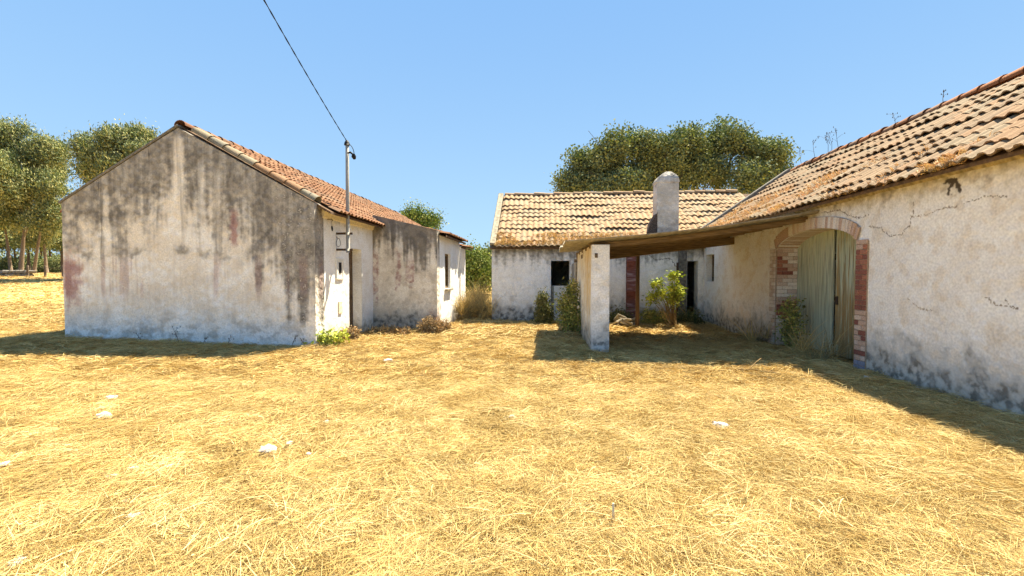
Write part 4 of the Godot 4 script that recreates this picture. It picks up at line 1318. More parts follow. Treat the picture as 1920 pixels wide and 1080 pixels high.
	for lf in 2:
		var za := near + 0.02 + lf * 1.345; var zb := za + 1.275
		st = st_new()
		for yb in [0.35, 1.15, 1.95]:
			box(st, Transform3D(Basis(), Vector3(xr + 0.045, yb, -(za + zb) * 0.5)), Vector3(0.04, 0.12, zb - za - 0.04), 0.006)
		var leaf := part(t, "door_leaf", done(st), M.old_wood)
		leaf.set_meta("label", "far green door leaf" if lf == 1 else "near green door leaf with brown stains")
		for k in 10:
			var pw := (zb - za) / 10.0
			var z0 := za + pw * k + 0.004; var z1 := za + pw * (k + 1) - 0.004
			var h0 := minf(arch(z0 - near), arch(z1 - near)) - 0.015
			st = st_new()
			var xo := xr + r.randf_range(-0.004, 0.004)
			var A := [Vector3(xo, 0.04, -z0), Vector3(xo, arch(z0 - near) + 0.06, -z0), Vector3(xo, arch(z1 - near) + 0.06, -z1), Vector3(xo, 0.04, -z1)]
			var uvs := [Vector2(0, 1), Vector2(0, 1.0 - h0 / 2.7), Vector2(1, 1.0 - h0 / 2.7), Vector2(1, 1)]
			var sh := Vector2(r.randf(), r.randf_range(-0.18, 0.18))
			for e in 4: uvs[e] += sh
			var bkv := Vector3(0.028, 0, 0)
			quad(st, A[0], A[1], A[2], A[3], uvs[0], uvs[1], uvs[2], uvs[3])
			quad(st, A[3] + bkv, A[2] + bkv, A[1] + bkv, A[0] + bkv, uvs[3], uvs[2], uvs[1], uvs[0])
			for e in 4:
				quad(st, A[e], A[e] + bkv, A[(e + 1) % 4] + bkv, A[(e + 1) % 4], uvs[e], uvs[e], uvs[(e + 1) % 4], uvs[(e + 1) % 4])
			part(leaf, "plank", done(st), door_mats[(r.randi() % 2) + (2 if lf == 0 else 0)])
		if lf == 0:
			st = st_new()
			box(st, Transform3D(Basis(), Vector3(xr - 0.02, 1.1, -zb + 0.08)), Vector3(0.03, 0.16, 0.05), 0.008)
			part(leaf, "latch", done(st), M.rust_iron)

func ring_out(pts: Array, k: int, d: float) -> Vector2:
	var a: Vector2 = pts[maxi(k - 1, 0)]; var b: Vector2 = pts[mini(k + 1, pts.size() - 1)]
	var t := (b - a).normalized()
	var n := Vector2(-t.y, t.x)
	if n.y < 0.0: n = -n
	n = (n + Vector2(0, 0.8)).normalized()
	return pts[k] + n * d

# ---------------------------------------------------------------- lean-to between barn and yard
func lean_to() -> void:
	var t := thing("lean_to", "open lean-to shelter with sloping sheet roof resting on whitewashed wall", "shelter")
	var x0 := 0.93; var x1 := 1.28; var d0 := 9.19; var d1 := 13.3
	var top := func(_u: float) -> float: return 2.2
	var mat := plaster_material(4.2, 2.4, 100.0, 111, Vector3(0.90, 0.885, 0.855), Vector3(0.95, 0.94, 0.925), {"top": 0.0, "foot": 0.5, "footc": Vector3(0.60, 0.60, 0.59), "patch": 0.3, "patchc": Vector3(0.74, 0.72, 0.69), "red": []})
	part(t, "pier_face", wall_mesh(Vector3(x0, 0, -d0), Vector3.RIGHT, Vector3.BACK, 0.2, x1 - x0, top, [], 2.4, 0.02, [0.12, 0.24], -0.25, 0.12, 4.2), mat)
	var side := plaster_material(d1 - d0, 2.4, 70.0, 121, Vector3(0.87, 0.845, 0.78), Vector3(0.93, 0.91, 0.86), {"ochre": 1.0, "foot": 0.55, "footc": Vector3(0.58, 0.54, 0.48), "patch": 0.45, "patchc": Vector3(0.70, 0.62, 0.50)})
	part(t, "side_wall", wall_mesh(Vector3(x0, 0, -d1), Vector3.BACK, Vector3.LEFT, 0.34, d1 - d0 - 0.2, top, [], 2.4, 0.02), side)
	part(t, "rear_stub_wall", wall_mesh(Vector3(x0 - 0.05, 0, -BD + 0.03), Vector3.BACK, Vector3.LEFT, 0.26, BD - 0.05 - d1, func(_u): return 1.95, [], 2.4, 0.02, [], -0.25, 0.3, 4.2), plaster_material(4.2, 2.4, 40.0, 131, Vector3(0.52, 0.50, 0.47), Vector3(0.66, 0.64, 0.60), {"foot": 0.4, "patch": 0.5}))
	# putlog holes: short dark beam stubs in the pier
	for q in [[1118.0, 479.0], [1092.0, 481.0], [1078.0, 489.0]]:
		var st0 := st_new()
		if q[0] > 1100.0:
			var pp := at_d(q[0], q[1], d0)
			box(st0, Transform3D(Basis(), pp + Vector3(0, 0, -0.05)), Vector3(0.06, 0.09, 0.14), 0.008)
		else:
			var pp := at_x(q[0], q[1], x0)
			box(st0, Transform3D(Basis(), pp + Vector3(0.05, 0, 0)), Vector3(0.14, 0.10, 0.3), 0.008)
		part(t, "beam_stub", done(st0), M.old_wood)
	# roof: corrugated fibre-cement sheets on rafters; rises from left to the barn
	var xl := 0.42; var xh := RX + 0.02; var hl := 2.25; var hh := 2.80
	var H := func(x: float) -> float: return lerpf(hl, hh, (x - xl) / (xh - xl)) - 0.07 * sin(PI * (x - xl) / (xh - xl))
	var sheets := 5
	var f0 := d0 - 0.12; var f1 := d1 + 0.15
	for s in sheets:
		var st := st_new(1)
		var za := lerpf(f0, f1, float(s) / sheets); var zb := lerpf(f0, f1, float(s + 1) / sheets) + 0.06
		var nz := 24; var nx := 12
		var th := 0.012
		var shift := rng.randf_range(-0.06, 0.05)
		var P := func(i: int, j: int, o: float) -> Vector3:
			var x := lerpf(xl + shift, xh, float(i) / nx); var z := lerpf(za, zb, float(j) / nz)
			return Vector3(x, H.call(x) + 0.024 * sin(z / 0.17 * TAU) + o + s * 0.006 + 0.01 * lump.get_noise_2d(x * 8.0, z * 8.0), -z)
		for i in nx:
			for j in nz:
				st.set_smooth_group(1)
				quad(st, P.call(i, j, th), P.call(i + 1, j, th), P.call(i + 1, j + 1, th), P.call(i, j + 1, th))
				st.set_smooth_group(2)
				quad(st, P.call(i, j + 1, 0.0), P.call(i + 1, j + 1, 0.0), P.call(i + 1, j, 0.0), P.call(i, j, 0.0))
		st.set_smooth_group(-1)
		for i in nx:
			quad(st, P.call(i, 0, 0.0), P.call(i + 1, 0, 0.0), P.call(i + 1, 0, th), P.call(i, 0, th))
			quad(st, P.call(i, nz, 0.0), P.call(i + 1, nz, 0.0), P.call(i + 1, nz, th), P.call(i, nz, th))
		for j in nz:
			quad(st, P.call(0, j, 0.0), P.call(0, j + 1, 0.0), P.call(0, j + 1, th), P.call(0, j, th))
		part(t, "roof_sheet", done(st), M.cement)
	# rafters follow the slope; front fascia board
	for k in 5:
		var z := -lerpf(f0 + 0.42, f1 - 0.15, k / 4.0)
		for seg in 3:
			var xa := lerpf(0.9, xh, seg / 3.0); var xb := lerpf(0.9, xh, (seg + 1) / 3.0)
			var st := st_new()
			var dp := 0.10 if k < 4 else 0.2
			bar(st, Vector3(xa, H.call(xa) - 0.045 - dp * 0.5, z), Vector3(xb, H.call(xb) - 0.045 - dp * 0.5, z), 0.08, dp, 0.008)
			part(t, "rafter", done(st), M.beam_wood)
	var st2 := st_new()
	bar(st2, Vector3(x0 + 0.1, 2.04, -d1 + 0.3), Vector3(xh, 2.54, -d1 + 0.28), 0.14, 0.20, 0.012)
	part(t, "tie_beam", done(st2), M.beam_wood)
	# a post in front of the dark red pilaster
	var pb := at_d(1195.0, 600.0, d1 + 0.25)
	st2 = st_new()
	box(st2, Transform3D(Basis(), Vector3(pb.x, 1.05, pb.z)), Vector3(0.10, 2.4, 0.10), 0.01)
	part(t, "post", done(st2), M.post_wood)

# ---------------------------------------------------------------- electric mast and overhead cable
func mast() -> void:
	var b := Vector3(LX + 0.28, 0, -10.4)
	var t := thing("service_mast", "slim galvanised service mast bracketed to the white house wall", "mast", b)
	var st := st_new(1)
	tube(st, [Vector3(0, 2.12, 0), Vector3(0, 3.2, 0), Vector3(0.005, 4.66, 0)], [0.042, 0.042, 0.038], 12)
	part(t, "pole", done(st), M.steel)
	st = st_new(1)
	tube(st, [Vector3(0, 4.63, 0), Vector3(0, 4.68, 0), Vector3(0, 4.74, 0)], [0.065, 0.06, 0.03], 10)
	part(t, "cap", done(st), M.rubber)
	for y in [2.57, 2.19]:
		st = st_new()
		bar(st, Vector3(-0.34, y, 0.0), Vector3(0.11, y, 0.0), 0.05, 0.05, 0.005)
		part(t, "bracket", done(st), M.rust_iron)
		st = st_new(1)
		tube(st, [Vector3(0, y - 0.03, 0), Vector3(0, y + 0.03, 0)], [0.055, 0.055], 12)
		part(t, "clamp", done(st), M.steel)
	st = st_new(1)
	var c := []; var rr := []
	for k in 9:
		var a := PI * k / 8.0
		c.append(Vector3(0.09 - 0.09 * cos(a), 4.66 + 0.10 * sin(a) - 0.26 * k / 8.0, 0.02)); rr.append(0.008)
	tube(st, c, rr, 6)
	part(t, "wire_loop", done(st), M.rubber)
	st = st_new(1)
	tube(st, [Vector3(0.16, 4.42, 0.02), Vector3(0.17, 4.36, 0.02), Vector3(0.19, 4.30, 0.02)], [0.03, 0.055, 0.03], 8)
	tube(st, [Vector3(0.02, 4.44, 0.02), Vector3(0.09, 4.46, 0.02), Vector3(0.16, 4.40, 0.02)], [0.02, 0.025, 0.02], 6)
	part(t, "insulator", done(st), M.rubber)
	st = st_new(1)
	c = []; rr = []
	for k in 13:
		var a := TAU * k / 12.0
		c.append(Vector3(-0.22 + 0.05 * cos(a), 2.36 + 0.10 * sin(a), 0.03 + 0.02 * sin(a * 2.0))); rr.append(0.006)
	tube(st, c, rr, 5)
	tube(st, [Vector3(-0.24, 2.46, 0.03), Vector3(-0.27, 2.5, 0.0), Vector3(-0.285, 2.4, 0.0)], [0.006, 0.006, 0.006], 5)
	part(t, "loose_wire", done(st), M.rubber)
	# overhead cable: two twisted strands from the mast head past the camera
	var a0 := b + Vector3(0, 4.72, 0)
	var r := ray(512.0, 0.0)
	var a1 := EYE + r * 7.0
	var far := a0 + (a1 - a0) * 3.4
	st = st_new(1)
	for s in 2:
		var pts := []; var rads := []
		for k in 121:
			var f := k / 120.0
			var p := a0.lerp(far, f) - Vector3(0, 4.0 * 0.30 * f * (1.0 - f), 0) + Vector3(0, 0.55 * f * 0.0, 0)
			var an := f * 150.0 + PI * s
			p += Vector3(cos(an), sin(an), 0) * 0.006
			pts.append(p); rads.append(0.0065)
		tube(st, pts, rads, 5, false)
	var cab := part(self, "overhead_cable", done(st), M.rubber)
	tag(cab, "black twisted power cable rising from the mast into the sky", "cable")
	# hook with a dangling connector on the white wall
	var h := at_x(614.0, 411.0, LX)
	var hk := thing("cable_hook", "small iron hook with a dangling black connector on white wall", "hook", h)
	st = st_new(1)
	tube(st, [Vector3(-0.02, 0, 0), Vector3(0.10, 0.0, 0.0), Vector3(0.12, -0.03, 0), Vector3(0.10, -0.05, 0)], [0.012, 0.012, 0.012, 0.008], 6)
	part(hk, "hook", done(st), M.rust_iron)
	st = st_new(1)
	tube(st, [Vector3(0.10, -0.04, 0), Vector3(0.10, -0.16, 0)], [0.005, 0.005], 5)
	tube(st, [Vector3(0.10, -0.15, 0), Vector3(0.105, -0.2, 0), Vector3(0.11, -0.27, 0)], [0.012, 0.022, 0.012], 7)
	part(hk, "connector", done(st), M.rubber)

# ---------------------------------------------------------------- trees
func lob(px: float, py: float, rpx: float, rpy: float, d: float) -> Array:
	var c := at_d(px, py, d)
	var k := d / F * 1.0
	var sl := Vector2((px - 960.0) / F, 1.0).length()
	return [c, Vector3(rpx * k, rpy * k, (rpx + rpy) * 0.5 * k)]

func trees() -> void:
	var oakc := [Color(0.18, 0.205, 0.10), Color(0.22, 0.24, 0.115), Color(0.27, 0.275, 0.14), Color(0.13, 0.165, 0.085)]
	var eucc := [Color(0.21, 0.245, 0.125), Color(0.26, 0.28, 0.14), Color(0.31, 0.31, 0.16), Color(0.16, 0.20, 0.105)]
	var oak_leaf := leaf_clump(5, 30, 0.62, 0.11, 0.16, 0.1, oakc)
	var euc_leaf := leaf_clump(6, 30, 0.8, 0.09, 0.32, 0.9, eucc)
	# cork oaks behind the rear building
	var D := 31.0
	var f1 := at_d(1210.0, 500.0, D); f1.y = ground_height(f1.x, D)
	tree("oak_tree", "spreading dark green oak behind the rear outbuilding, left of the chimney", "oaks behind the outbuilding", f1, Vector3(0.3, 0, 0), 3.2, 0.36,
		[lob(1100, 325, 44, 40, D), lob(1145, 290, 46, 44, D - 1), lob(1200, 290, 50, 42, D), lob(1165, 350, 70, 34, D - 1.5), lob(1085, 355, 34, 22, D), lob(1235, 335, 46, 46, D + 1), lob(1243, 292, 40, 36, D), lob(1070, 350, 32, 24, D), lob(1125, 318, 44, 40, D)], oak_leaf, M.leaf, 100.0, 31, M.bark)
	var f2 := at_d(1330.0, 500.0, D + 1.5); f2.y = ground_height(f2.x, D + 1.5)
	tree("oak_tree", "tall open-crowned oak behind the rear outbuilding, right of the chimney", "oaks behind the outbuilding", f2, Vector3(-0.2, 0, 0), 3.6, 0.34,
		[lob(1290, 275, 40, 42, D + 1), lob(1350, 275, 40, 40, D + 2), lob(1385, 270, 36, 32, D), lob(1325, 335, 60, 36, D + 1), lob(1440, 290, 34, 30, D), lob(1460, 315, 34, 32, D + 1.5), lob(1400, 335, 48, 32, D - 1), lob(1290, 325, 40, 36, D + 2), lob(1262, 300, 38, 38, D + 1), lob(1415, 300, 40, 36, D + 1), lob(1470, 345, 32, 26, D)], oak_leaf, M.leaf, 88.0, 32, M.bark)
	# eucalyptus at the edge of the field
	var E := 46.0
	var gh := 1.55
	var mk := func(px: float, d: float) -> Vector3:
		var f := at_d(px, 520.0, d)
		f.y = ground_height(f.x, d)
		return f
	tree("eucalyptus_tree", "broad eucalyptus with stout pale trunk beside the stone wall", "eucalyptus trees along the field", mk.call(38.0, E), Vector3(0.8, 0, 0), 6.0, 0.20,
		[lob(30, 260, 46, 44, E), lob(75, 290, 42, 50, E + 1), lob(92, 350, 28, 40, E), lob(40, 345, 52, 48, E - 1.5), lob(85, 405, 38, 34, E), lob(20, 405, 40, 34, E + 1), lob(-20, 300, 46, 60, E)], euc_leaf, M.leaf, 72.0, 33, M.pale_bark)
	tree("eucalyptus_tree", "leaning eucalyptus trunk with drooping olive foliage at the field edge", "eucalyptus trees along the field", mk.call(-10.0, E - 2), Vector3(-0.9, 0, 0), 7.0, 0.2,
		[lob(-40, 250, 50, 44, E - 2), lob(-5, 310, 44, 44, E - 3), lob(-60, 340, 50, 60, E - 2), lob(-15, 390, 40, 36, E - 2)], euc_leaf, M.leaf, 72.0, 34, M.pale_bark)
	tree("eucalyptus_tree", "slender eucalyptus rising at the corner of the stained gable", "eucalyptus trees along the field", mk.call(88.0, E + 6), Vector3(-0.5, 0, 0), 7.0, 0.16,
		[lob(88, 310, 26, 40, E + 6), lob(95, 400, 24, 36, E + 6), lob(70, 440, 34, 24, E + 6)], euc_leaf, M.leaf, 72.0, 35, M.pale_bark)
	tree("eucalyptus_tree", "thin pale eucalyptus stem standing close to the stout trunk", "eucalyptus trees along the field", mk.call(22.0, E + 1), Vector3(-0.8, 0, 0), 7.0, 0.14,
		[lob(12, 330, 34, 40, E + 1), lob(25, 380, 30, 26, E + 1)], euc_leaf, M.leaf, 64.0, 38, M.pale_bark)
	tree("eucalyptus_tree", "slim forward-leaning eucalyptus stem by the fence post", "eucalyptus trees along the field", mk.call(62.0, E + 2), Vector3(1.5, 0, 0), 7.0, 0.15,
		[lob(70, 345, 34, 40, E + 2), lob(62, 400, 30, 26, E + 2)], euc_leaf, M.leaf, 64.0, 39, M.pale_bark)
	var B := 40.0
	tree("eucalyptus_tree", "rounded dark eucalyptus crown showing above the gable's left slope", "eucalyptus trees along the field", mk.call(175.0, B), Vector3.ZERO, 6.5, 0.3,
		[lob(162, 282, 26, 28, B), lob(168, 325, 26, 28, B + 1), lob(190, 300, 28, 36, B)], euc_leaf, M.leaf, 84.0, 36, M.bark)
	tree("eucalyptus_tree", "taller eucalyptus crown rising behind the roof peak of the long house", "eucalyptus trees along the field", mk.call(240.0, B + 1), Vector3.ZERO, 6.5, 0.32,
		[lob(225, 265, 34, 32, B), lob(258, 258, 34, 32, B + 1), lob(230, 320, 44, 42, B), lob(270, 300, 28, 36, B)], euc_leaf, M.leaf, 84.0, 37, M.bark)
	# thin dark pines in the shade behind
	for k in 7:
		var px: float = [-12, 14, 30, 55, 76, 96, 118][k]
		var dd := E + 12.0 + (k % 3) * 4.0
		tree("pine_tree", "thin dark trunk in the grove behind the eucalyptus", "thin trees of the grove", mk.call(px, dd), Vector3(0.3 * sin(k * 2.0), 0, 0), 5.5, 0.17,
			[lob(px, 425 + 8 * (k % 2), 26, 22, dd), lob(px + 10, 455, 20, 14, dd)], oak_leaf, M.leaf, 60.0, 140 + k, M.bark, 1.6)
	for k in 3:
		var px: float = [20, 70, 118][k]
		var f: Vector3 = mk.call(px, E + 14)
		bush("field_bush", ["low dark bush beyond the stout pale trunk", "green bush between eucalyptus trunks near fence post", "leafy bush beside the gable corner at field edge"][k], "bush", f, [[Vector3(0, 1.0, 0), Vector3(2.3, 1.3, 1.5), 1.0]], oak_leaf, M.leaf, 300.0, 60 + k, 0.04, M.bark)
	# far tree line closing the horizon
	var tl := []; var tints := []
	var r := RandomNumberGenerator.new()
	r.seed = 9
	for k in 5200:
		var a := r.randf_range(-1.25, 1.1)
		var dist := r.randf_range(150.0, 190.0)
		var hgt := 4.0 + 3.0 * lump.get_noise_1d(a * 160.0)
		tl.append(Transform3D(Basis.from_euler(Vector3(0, r.randf() * TAU, 0)).scaled(Vector3.ONE * 3.2), Vector3(sin(a) * dist, 1.4 + r.randf() * hgt, -cos(a) * dist)))
		var q := r.randf_range(0.7, 1.1)
		tints.append(Color(q, q, q))
	tag(scatter(self, "distant_wood", oak_leaf, M.leaf, tl, tints), "low dark green wood along the far horizon", "wood", "", "stuff")
	# greenery in the gap between the houses and above the wing
	var d2 := 27.0
	var fg := at_d(888.0, 520.0, d2); fg.y = ground_height(fg.x, d2)
	var gc := [Color(0.15, 0.20, 0.05), Color(0.20, 0.25, 0.07), Color(0.11, 0.16, 0.04), Color(0.24, 0.26, 0.09)]
	var green := leaf_clump(8, 40, 0.55, 0.09, 0.14, 0.1, gc)
	M.green_clump = green
	bush("hedge_bush", "bright green bush in the gap between the two houses", "bush", fg, [[at_d(884, 500, d2) - fg, Vector3(0.9, 0.9, 0.9), 1.0], [at_d(872, 515, d2) - fg, Vector3(0.9, 0.9, 0.9), 0.8], [at_d(900, 520, d2) - fg, Vector3(0.8, 0.6, 0.8), 0.8]], green, M.leaf, 170.0, 70, 0.03, M.bark)
	var fh := at_d(912.0, 520.0, d2 + 6); fh.y = ground_height(fh.x, d2 + 6)
	tree("gap_tree", "small dark tree seen past the left edge of the outbuilding", "", fh, Vector3.ZERO, 1.6, 0.14, [lob(912, 487, 22, 20, d2 + 6), lob(905, 505, 20, 16, d2 + 6), lob(930, 490, 20, 20, d2 + 6)], oak_leaf, M.leaf, 190.0, 71, M.bark)
	var fi := at_d(795.0, 520.0, 34.0); fi.y = ground_height(fi.x, 34.0)
	tree("fig_tree", "light green treetop showing over the wing of the long house", "", fi, Vector3.ZERO, 3.4, 0.18, [lob(778, 405, 24, 13, 34.0), lob(808, 415, 22, 12, 34.0), lob(790, 440, 40, 24, 34.0)], green, M.leaf, 110.0, 72, M.bark)

# ---------------------------------------------------------------- plants and weeds near the buildings
func plants() -> void:
	var yg := [Color(0.26, 0.28, 0.08), Color(0.36, 0.34, 0.12), Color(0.20, 0.22, 0.07), Color(0.46, 0.39, 0.18)]
	var small := leaf_clump(21, 22, 0.16, 0.035, 0.085, -0.2, yg)
	var lime := leaf_clump(22, 16, 0.14, 0.05, 0.10, -0.3, [Color(0.36, 0.42, 0.08), Color(0.45, 0.48, 0.12), Color(0.28, 0.36, 0.07)])
	var dull := leaf_clump(23, 22, 0.16, 0.03, 0.08, 0.0, [Color(0.13, 0.14, 0.06), Color(0.18, 0.17, 0.08), Color(0.10, 0.12, 0.05)])
	var brown := leaf_clump(24, 26, 0.16, 0.022, 0.10, -0.2, [Color(0.34, 0.24, 0.13), Color(0.42, 0.32, 0.18), Color(0.28, 0.19, 0.11)])
	var straw_leaf := leaf_clump(25, 26, 0.2, 0.02, 0.16, -0.5, [Color(0.55, 0.42, 0.20), Color(0.62, 0.50, 0.27), Color(0.45, 0.34, 0.17)])
	var stand := tuft_mesh(77, 40, 0.010, 0.75, 0.75, [Color(0.50, 0.39, 0.19), Color(0.58, 0.46, 0.24), Color(0.42, 0.32, 0.16), Color(0.36, 0.30, 0.14)])
	M.small = small; M.lime = lime; M.brown = brown
	# shrub against the lean-to wall
	var f := Vector3(0.68, 0, -12.1)
	bush("shrub", "yellow-green shrub growing against the lean-to wall", "shrub", f, [[Vector3(0.0, 0.45, 0), Vector3(0.30, 0.45, 0.30), 1.3], [Vector3(-0.12, 0.85, -0.1), Vector3(0.22, 0.35, 0.22), 0.7], [Vector3(0.05, 1.15, -0.15), Vector3(0.12, 0.32, 0.14), 0.3]], small, M.leaf, 70.0, 201)
	bush("shrub", "sparse upright shrub below the outbuilding's dark window", "shrub", Vector3(-0.05, 0, -14.3), [[Vector3(0, 0.6, 0), Vector3(0.16, 0.5, 0.16), 1.0], [Vector3(0.02, 0.3, 0.1), Vector3(0.25, 0.25, 0.2), 0.6]], dull, M.leaf, 120.0, 202)
	# bright sapling at the sunlit back of the lean-to
	var s0 := at_d(1262.0, 607.0, 13.9); s0.y = 0.0
	var lobes := []
	for q in [[1262, 520, 0.10], [1265, 545, 0.14], [1240, 552, 0.14], [1232, 535, 0.11], [1258, 565, 0.14], [1222, 560, 0.08], [1270, 555, 0.10]]:
		lobes.append([at_d(q[0], q[1], 13.9) - s0, Vector3.ONE * q[2], 1.0])
	bush("sapling", "bright lime-green sapling in the sun behind the lean-to", "sapling", s0, lobes, lime, M.leaf, 14.0, 203, 0.012)
	for q in [[1225.0, 14.4, "low green weeds at the foot of the dark red pilaster"], [1290.0, 14.6, "dark low weeds in the corner by the narrow doorway"], [1162.0, 14.6, "dull weeds under the bluish wall behind the pier"]]:
		var p := at_d(q[0], 610.0, q[1]); p.y = 0.0
		bush("weed_clump", q[2], "weeds", p, [[Vector3(0, 0.2, 0), Vector3(0.45, 0.25, 0.25), 1.0]], dull if q[0] != 1225.0 else small, M.leaf, 90.0, int(q[0]))
	# green weed at the house corner and brown weeds along the white wall
	var c := on_ground(612.0, 652.0)
	bush("weed_clump", "fresh lime-green weed at the foot of the stained gable corner", "weeds", c, [[Vector3(0, 0.14, 0), Vector3(0.22, 0.18, 0.16), 1.0], [Vector3(0.2, 0.2, -0.2), Vector3(0.12, 0.16, 0.1), 0.3]], lime, M.leaf, 26.0, 204, 0.006)
	c = on_ground(650.0, 640.0)
	bush("weed_clump", "withered brown weeds below the service mast", "weeds", c, [[Vector3(0, 0.12, 0), Vector3(0.3, 0.14, 0.2), 1.0]], brown, M.straw, 70.0, 205, 0.006)
	c = on_ground(806.0, 628.0)
	bush("weed_clump", "russet withered weeds heaped at the wing's outer corner", "weeds", c, [[Vector3(0, 0.18, 0), Vector3(0.28, 0.25, 0.22), 1.0], [Vector3(0.2, 0.15, -0.5), Vector3(0.2, 0.2, 0.3), 0.5]], brown, M.straw, 90.0, 206, 0.006)
	c = on_ground(726.0, 630.0)
	bush("weed_clump", "dark dry weeds below the red-streaked wing wall", "weeds", c, [[Vector3(0, 0.08, 0), Vector3(0.6, 0.10, 0.15), 1.0]], brown, M.straw, 70.0, 207, 0.006)
	# dry herbage between the houses
	for q in [[880.0, 600.0, 1.6], [900.0, 598.0, 1.9], [868.0, 603.0, 1.2], [912.0, 602.0, 1.6], [892.0, 588.0, 2.4]]:
		c = on_ground(q[0], q[1])
		bush("dry_herbage", "tall bleached weeds crowding the gap between the two houses", "weeds", c, [[Vector3(0, 0.05 + q[2] * 0.16, 0), Vector3(0.35, q[2] * 0.2, 0.4), 1.0]], stand, M.straw, 16.0, int(q[0]), 0.007, null, "dry weeds between the houses")
	# dead stalks along the gable
	var gi := 0
	for q in [[338.0, 0.40, "black dead thistle stalk under the middle of the stained gable"], [268.0, 0.22, "short bent dead stalk near the gable's left half"], [428.0, 0.22, "leaning dead stalk at the foot of the stained gable"], [545.0, 0.28, "splayed dead stalks near the gable's right corner"], [562.0, 0.22, "bent dark stalk touching the gable's right corner"], [380.0, 0.18, "small grey dead weed right of the thistle stalk"]]:
		var p := at_d(q[0], 645.0, LD - 0.12)
		p.y = ground_height(p.x, -p.z)
		dead_weed("dead_stalk", q[2], p, q[1], 300 + gi, M.dark_stem, "dead stalks along the gable", true, Vector3(0.12 if gi > 1 else -0.1, 0, 0.05), 5)
		gi += 1
	# weeds at the barn door
	c = Vector3(RX - 0.25, 0, -9.6)
	bush("weed_clump", "feathery green spike weed before the green barn door", "weeds", Vector3(RX - 0.02, 0, -9.95), [[Vector3(0, 0.55, 0), Vector3(0.10, 0.55, 0.10), 1.0]], small, M.leaf, 60.0, 208, 0.006)
	for q in [[RX - 0.15, 8.6, 0.75], [RX - 0.1, 9.3, 0.5], [RX - 0.3, 10.9, 0.4]]:
		bush("tall_dry_grass", "tall dry grass standing at the barn's green door", "grass", Vector3(q[0], 0, -q[1]), [[Vector3(0, 0.02, 0), Vector3(0.22, 0.03, 0.25), 1.0]], stand, M.straw, 5.0, int(q[1] * 100), 0.005, null, "dry grass at the barn door")
	# dead weeds standing on the roofs
	var rr := RandomNumberGenerator.new()
	rr.seed = 91
	for q in [[1500.0, 300.0], [1525.0, 290.0], [1548.0, 285.0], [1555.0, 275.0], [1568.0, 282.0], [1672.0, 235.0], [1760.0, 198.0]]:
		var a := at_x(q[0], 515.0, 7.83)
		var D := -a.z
		dead_weed("roof_weed", "dead branching weed standing on the barn ridge", Vector3(7.83, 4.93, -D), 0.55 if q[0] < 1600.0 else 0.3, 320 + int(q[0]), M.dark_stem, "dead weeds on the barn ridge", true, Vector3(0, 0, -0.05), 6)
	# dry grass rooted on the lower courses of the roofs
	var cols := [Color(0.70, 0.56, 0.28), Color(0.64, 0.50, 0.24), Color(0.74, 0.61, 0.34), Color(0.58, 0.40, 0.21)]
	var tf := tuft_mesh(41, 24, 0.012, 0.12, 1.25, cols)
	var xfs := []; var tints := []
	var rise := atan2(4.72 - 2.62, 2.9)
	for k in 2600:
		var s := pow(rr.randf(), 1.7) * 0.75
		var x := BX + 0.15 + rr.randf() * (RX - BX - 0.2)
		if lump.get_noise_2d(x * 9.0, 3.0) + 0.5 < s * 0.7: continue
		xfs.append(Transform3D(Basis.from_euler(Vector3(rr.randf_range(-0.2, 0.5), rr.randf() * TAU, 0)).scaled(Vector3.ONE * rr.randf_range(0.5, 1.1)), Vector3(x, 2.62 + 0.07 + (s - 0.17) * sin(rise), -BD + 0.16 - s * cos(rise))))
		var q := rr.randf_range(0.75, 1.15)
		tints.append(Color(q, q, q))
	tag(scatter(self, "roof_grass", tf, M.straw, xfs, tints), "dry golden grass along the outbuilding's eave", "grass", "", "stuff")
	xfs = []; tints = []
	rise = atan2(4.81 - 3.04, 7.83 - RX)
	for k in 3600:
		var D := 4.0 + rr.randf() * 10.9
		var far := smoothstep(8.0, 12.0, D)
		var s := pow(rr.randf(), 1.6) * lerpf(1.3, 1.5, far)
		if lump.get_noise_2d(D * 9.0, 40.0 + s * 4.0) * 1.6 + 0.10 + 0.6 * far - s * 0.35 < rr.randf() * 0.6: continue
		xfs.append(Transform3D(Basis.from_euler(Vector3(0, rr.randf() * TAU, rr.randf_range(-0.2, 0.6))).scaled(Vector3.ONE * rr.randf_range(0.4, 1.15)), Vector3(RX - 0.27 + s * cos(rise), 3.04 - 0.10 + s * sin(rise), -D)))
		var q := rr.randf_range(0.7, 1.15)
		tints.append(Color(q, q * rr.randf_range(0.86, 1.0), q))
	tag(scatter(self, "roof_grass", tf, M.straw, xfs, tints), "dry russet and golden grass on the barn's lower roof", "grass", "", "stuff")

# ---------------------------------------------------------------- straw of the yard
func blocked(x: float, d: float) -> bool:
	if x > LX - LW - 0.02 and x < LX + 0.02 and d > LD - 0.02 and d < LD + 15.0: return true
	if x > LX and x < LX + 1.9 and d > LD + 3.25 and d < LD + 7.75: return true
	if x > BX - 0.02 and d > BD - 0.02 and d < BD + 6.0: return true
	if x > RX - 0.02: return true
	if x > 0.9 and x < 1.3 and d > 9.17 and d < BD: return true
	return false

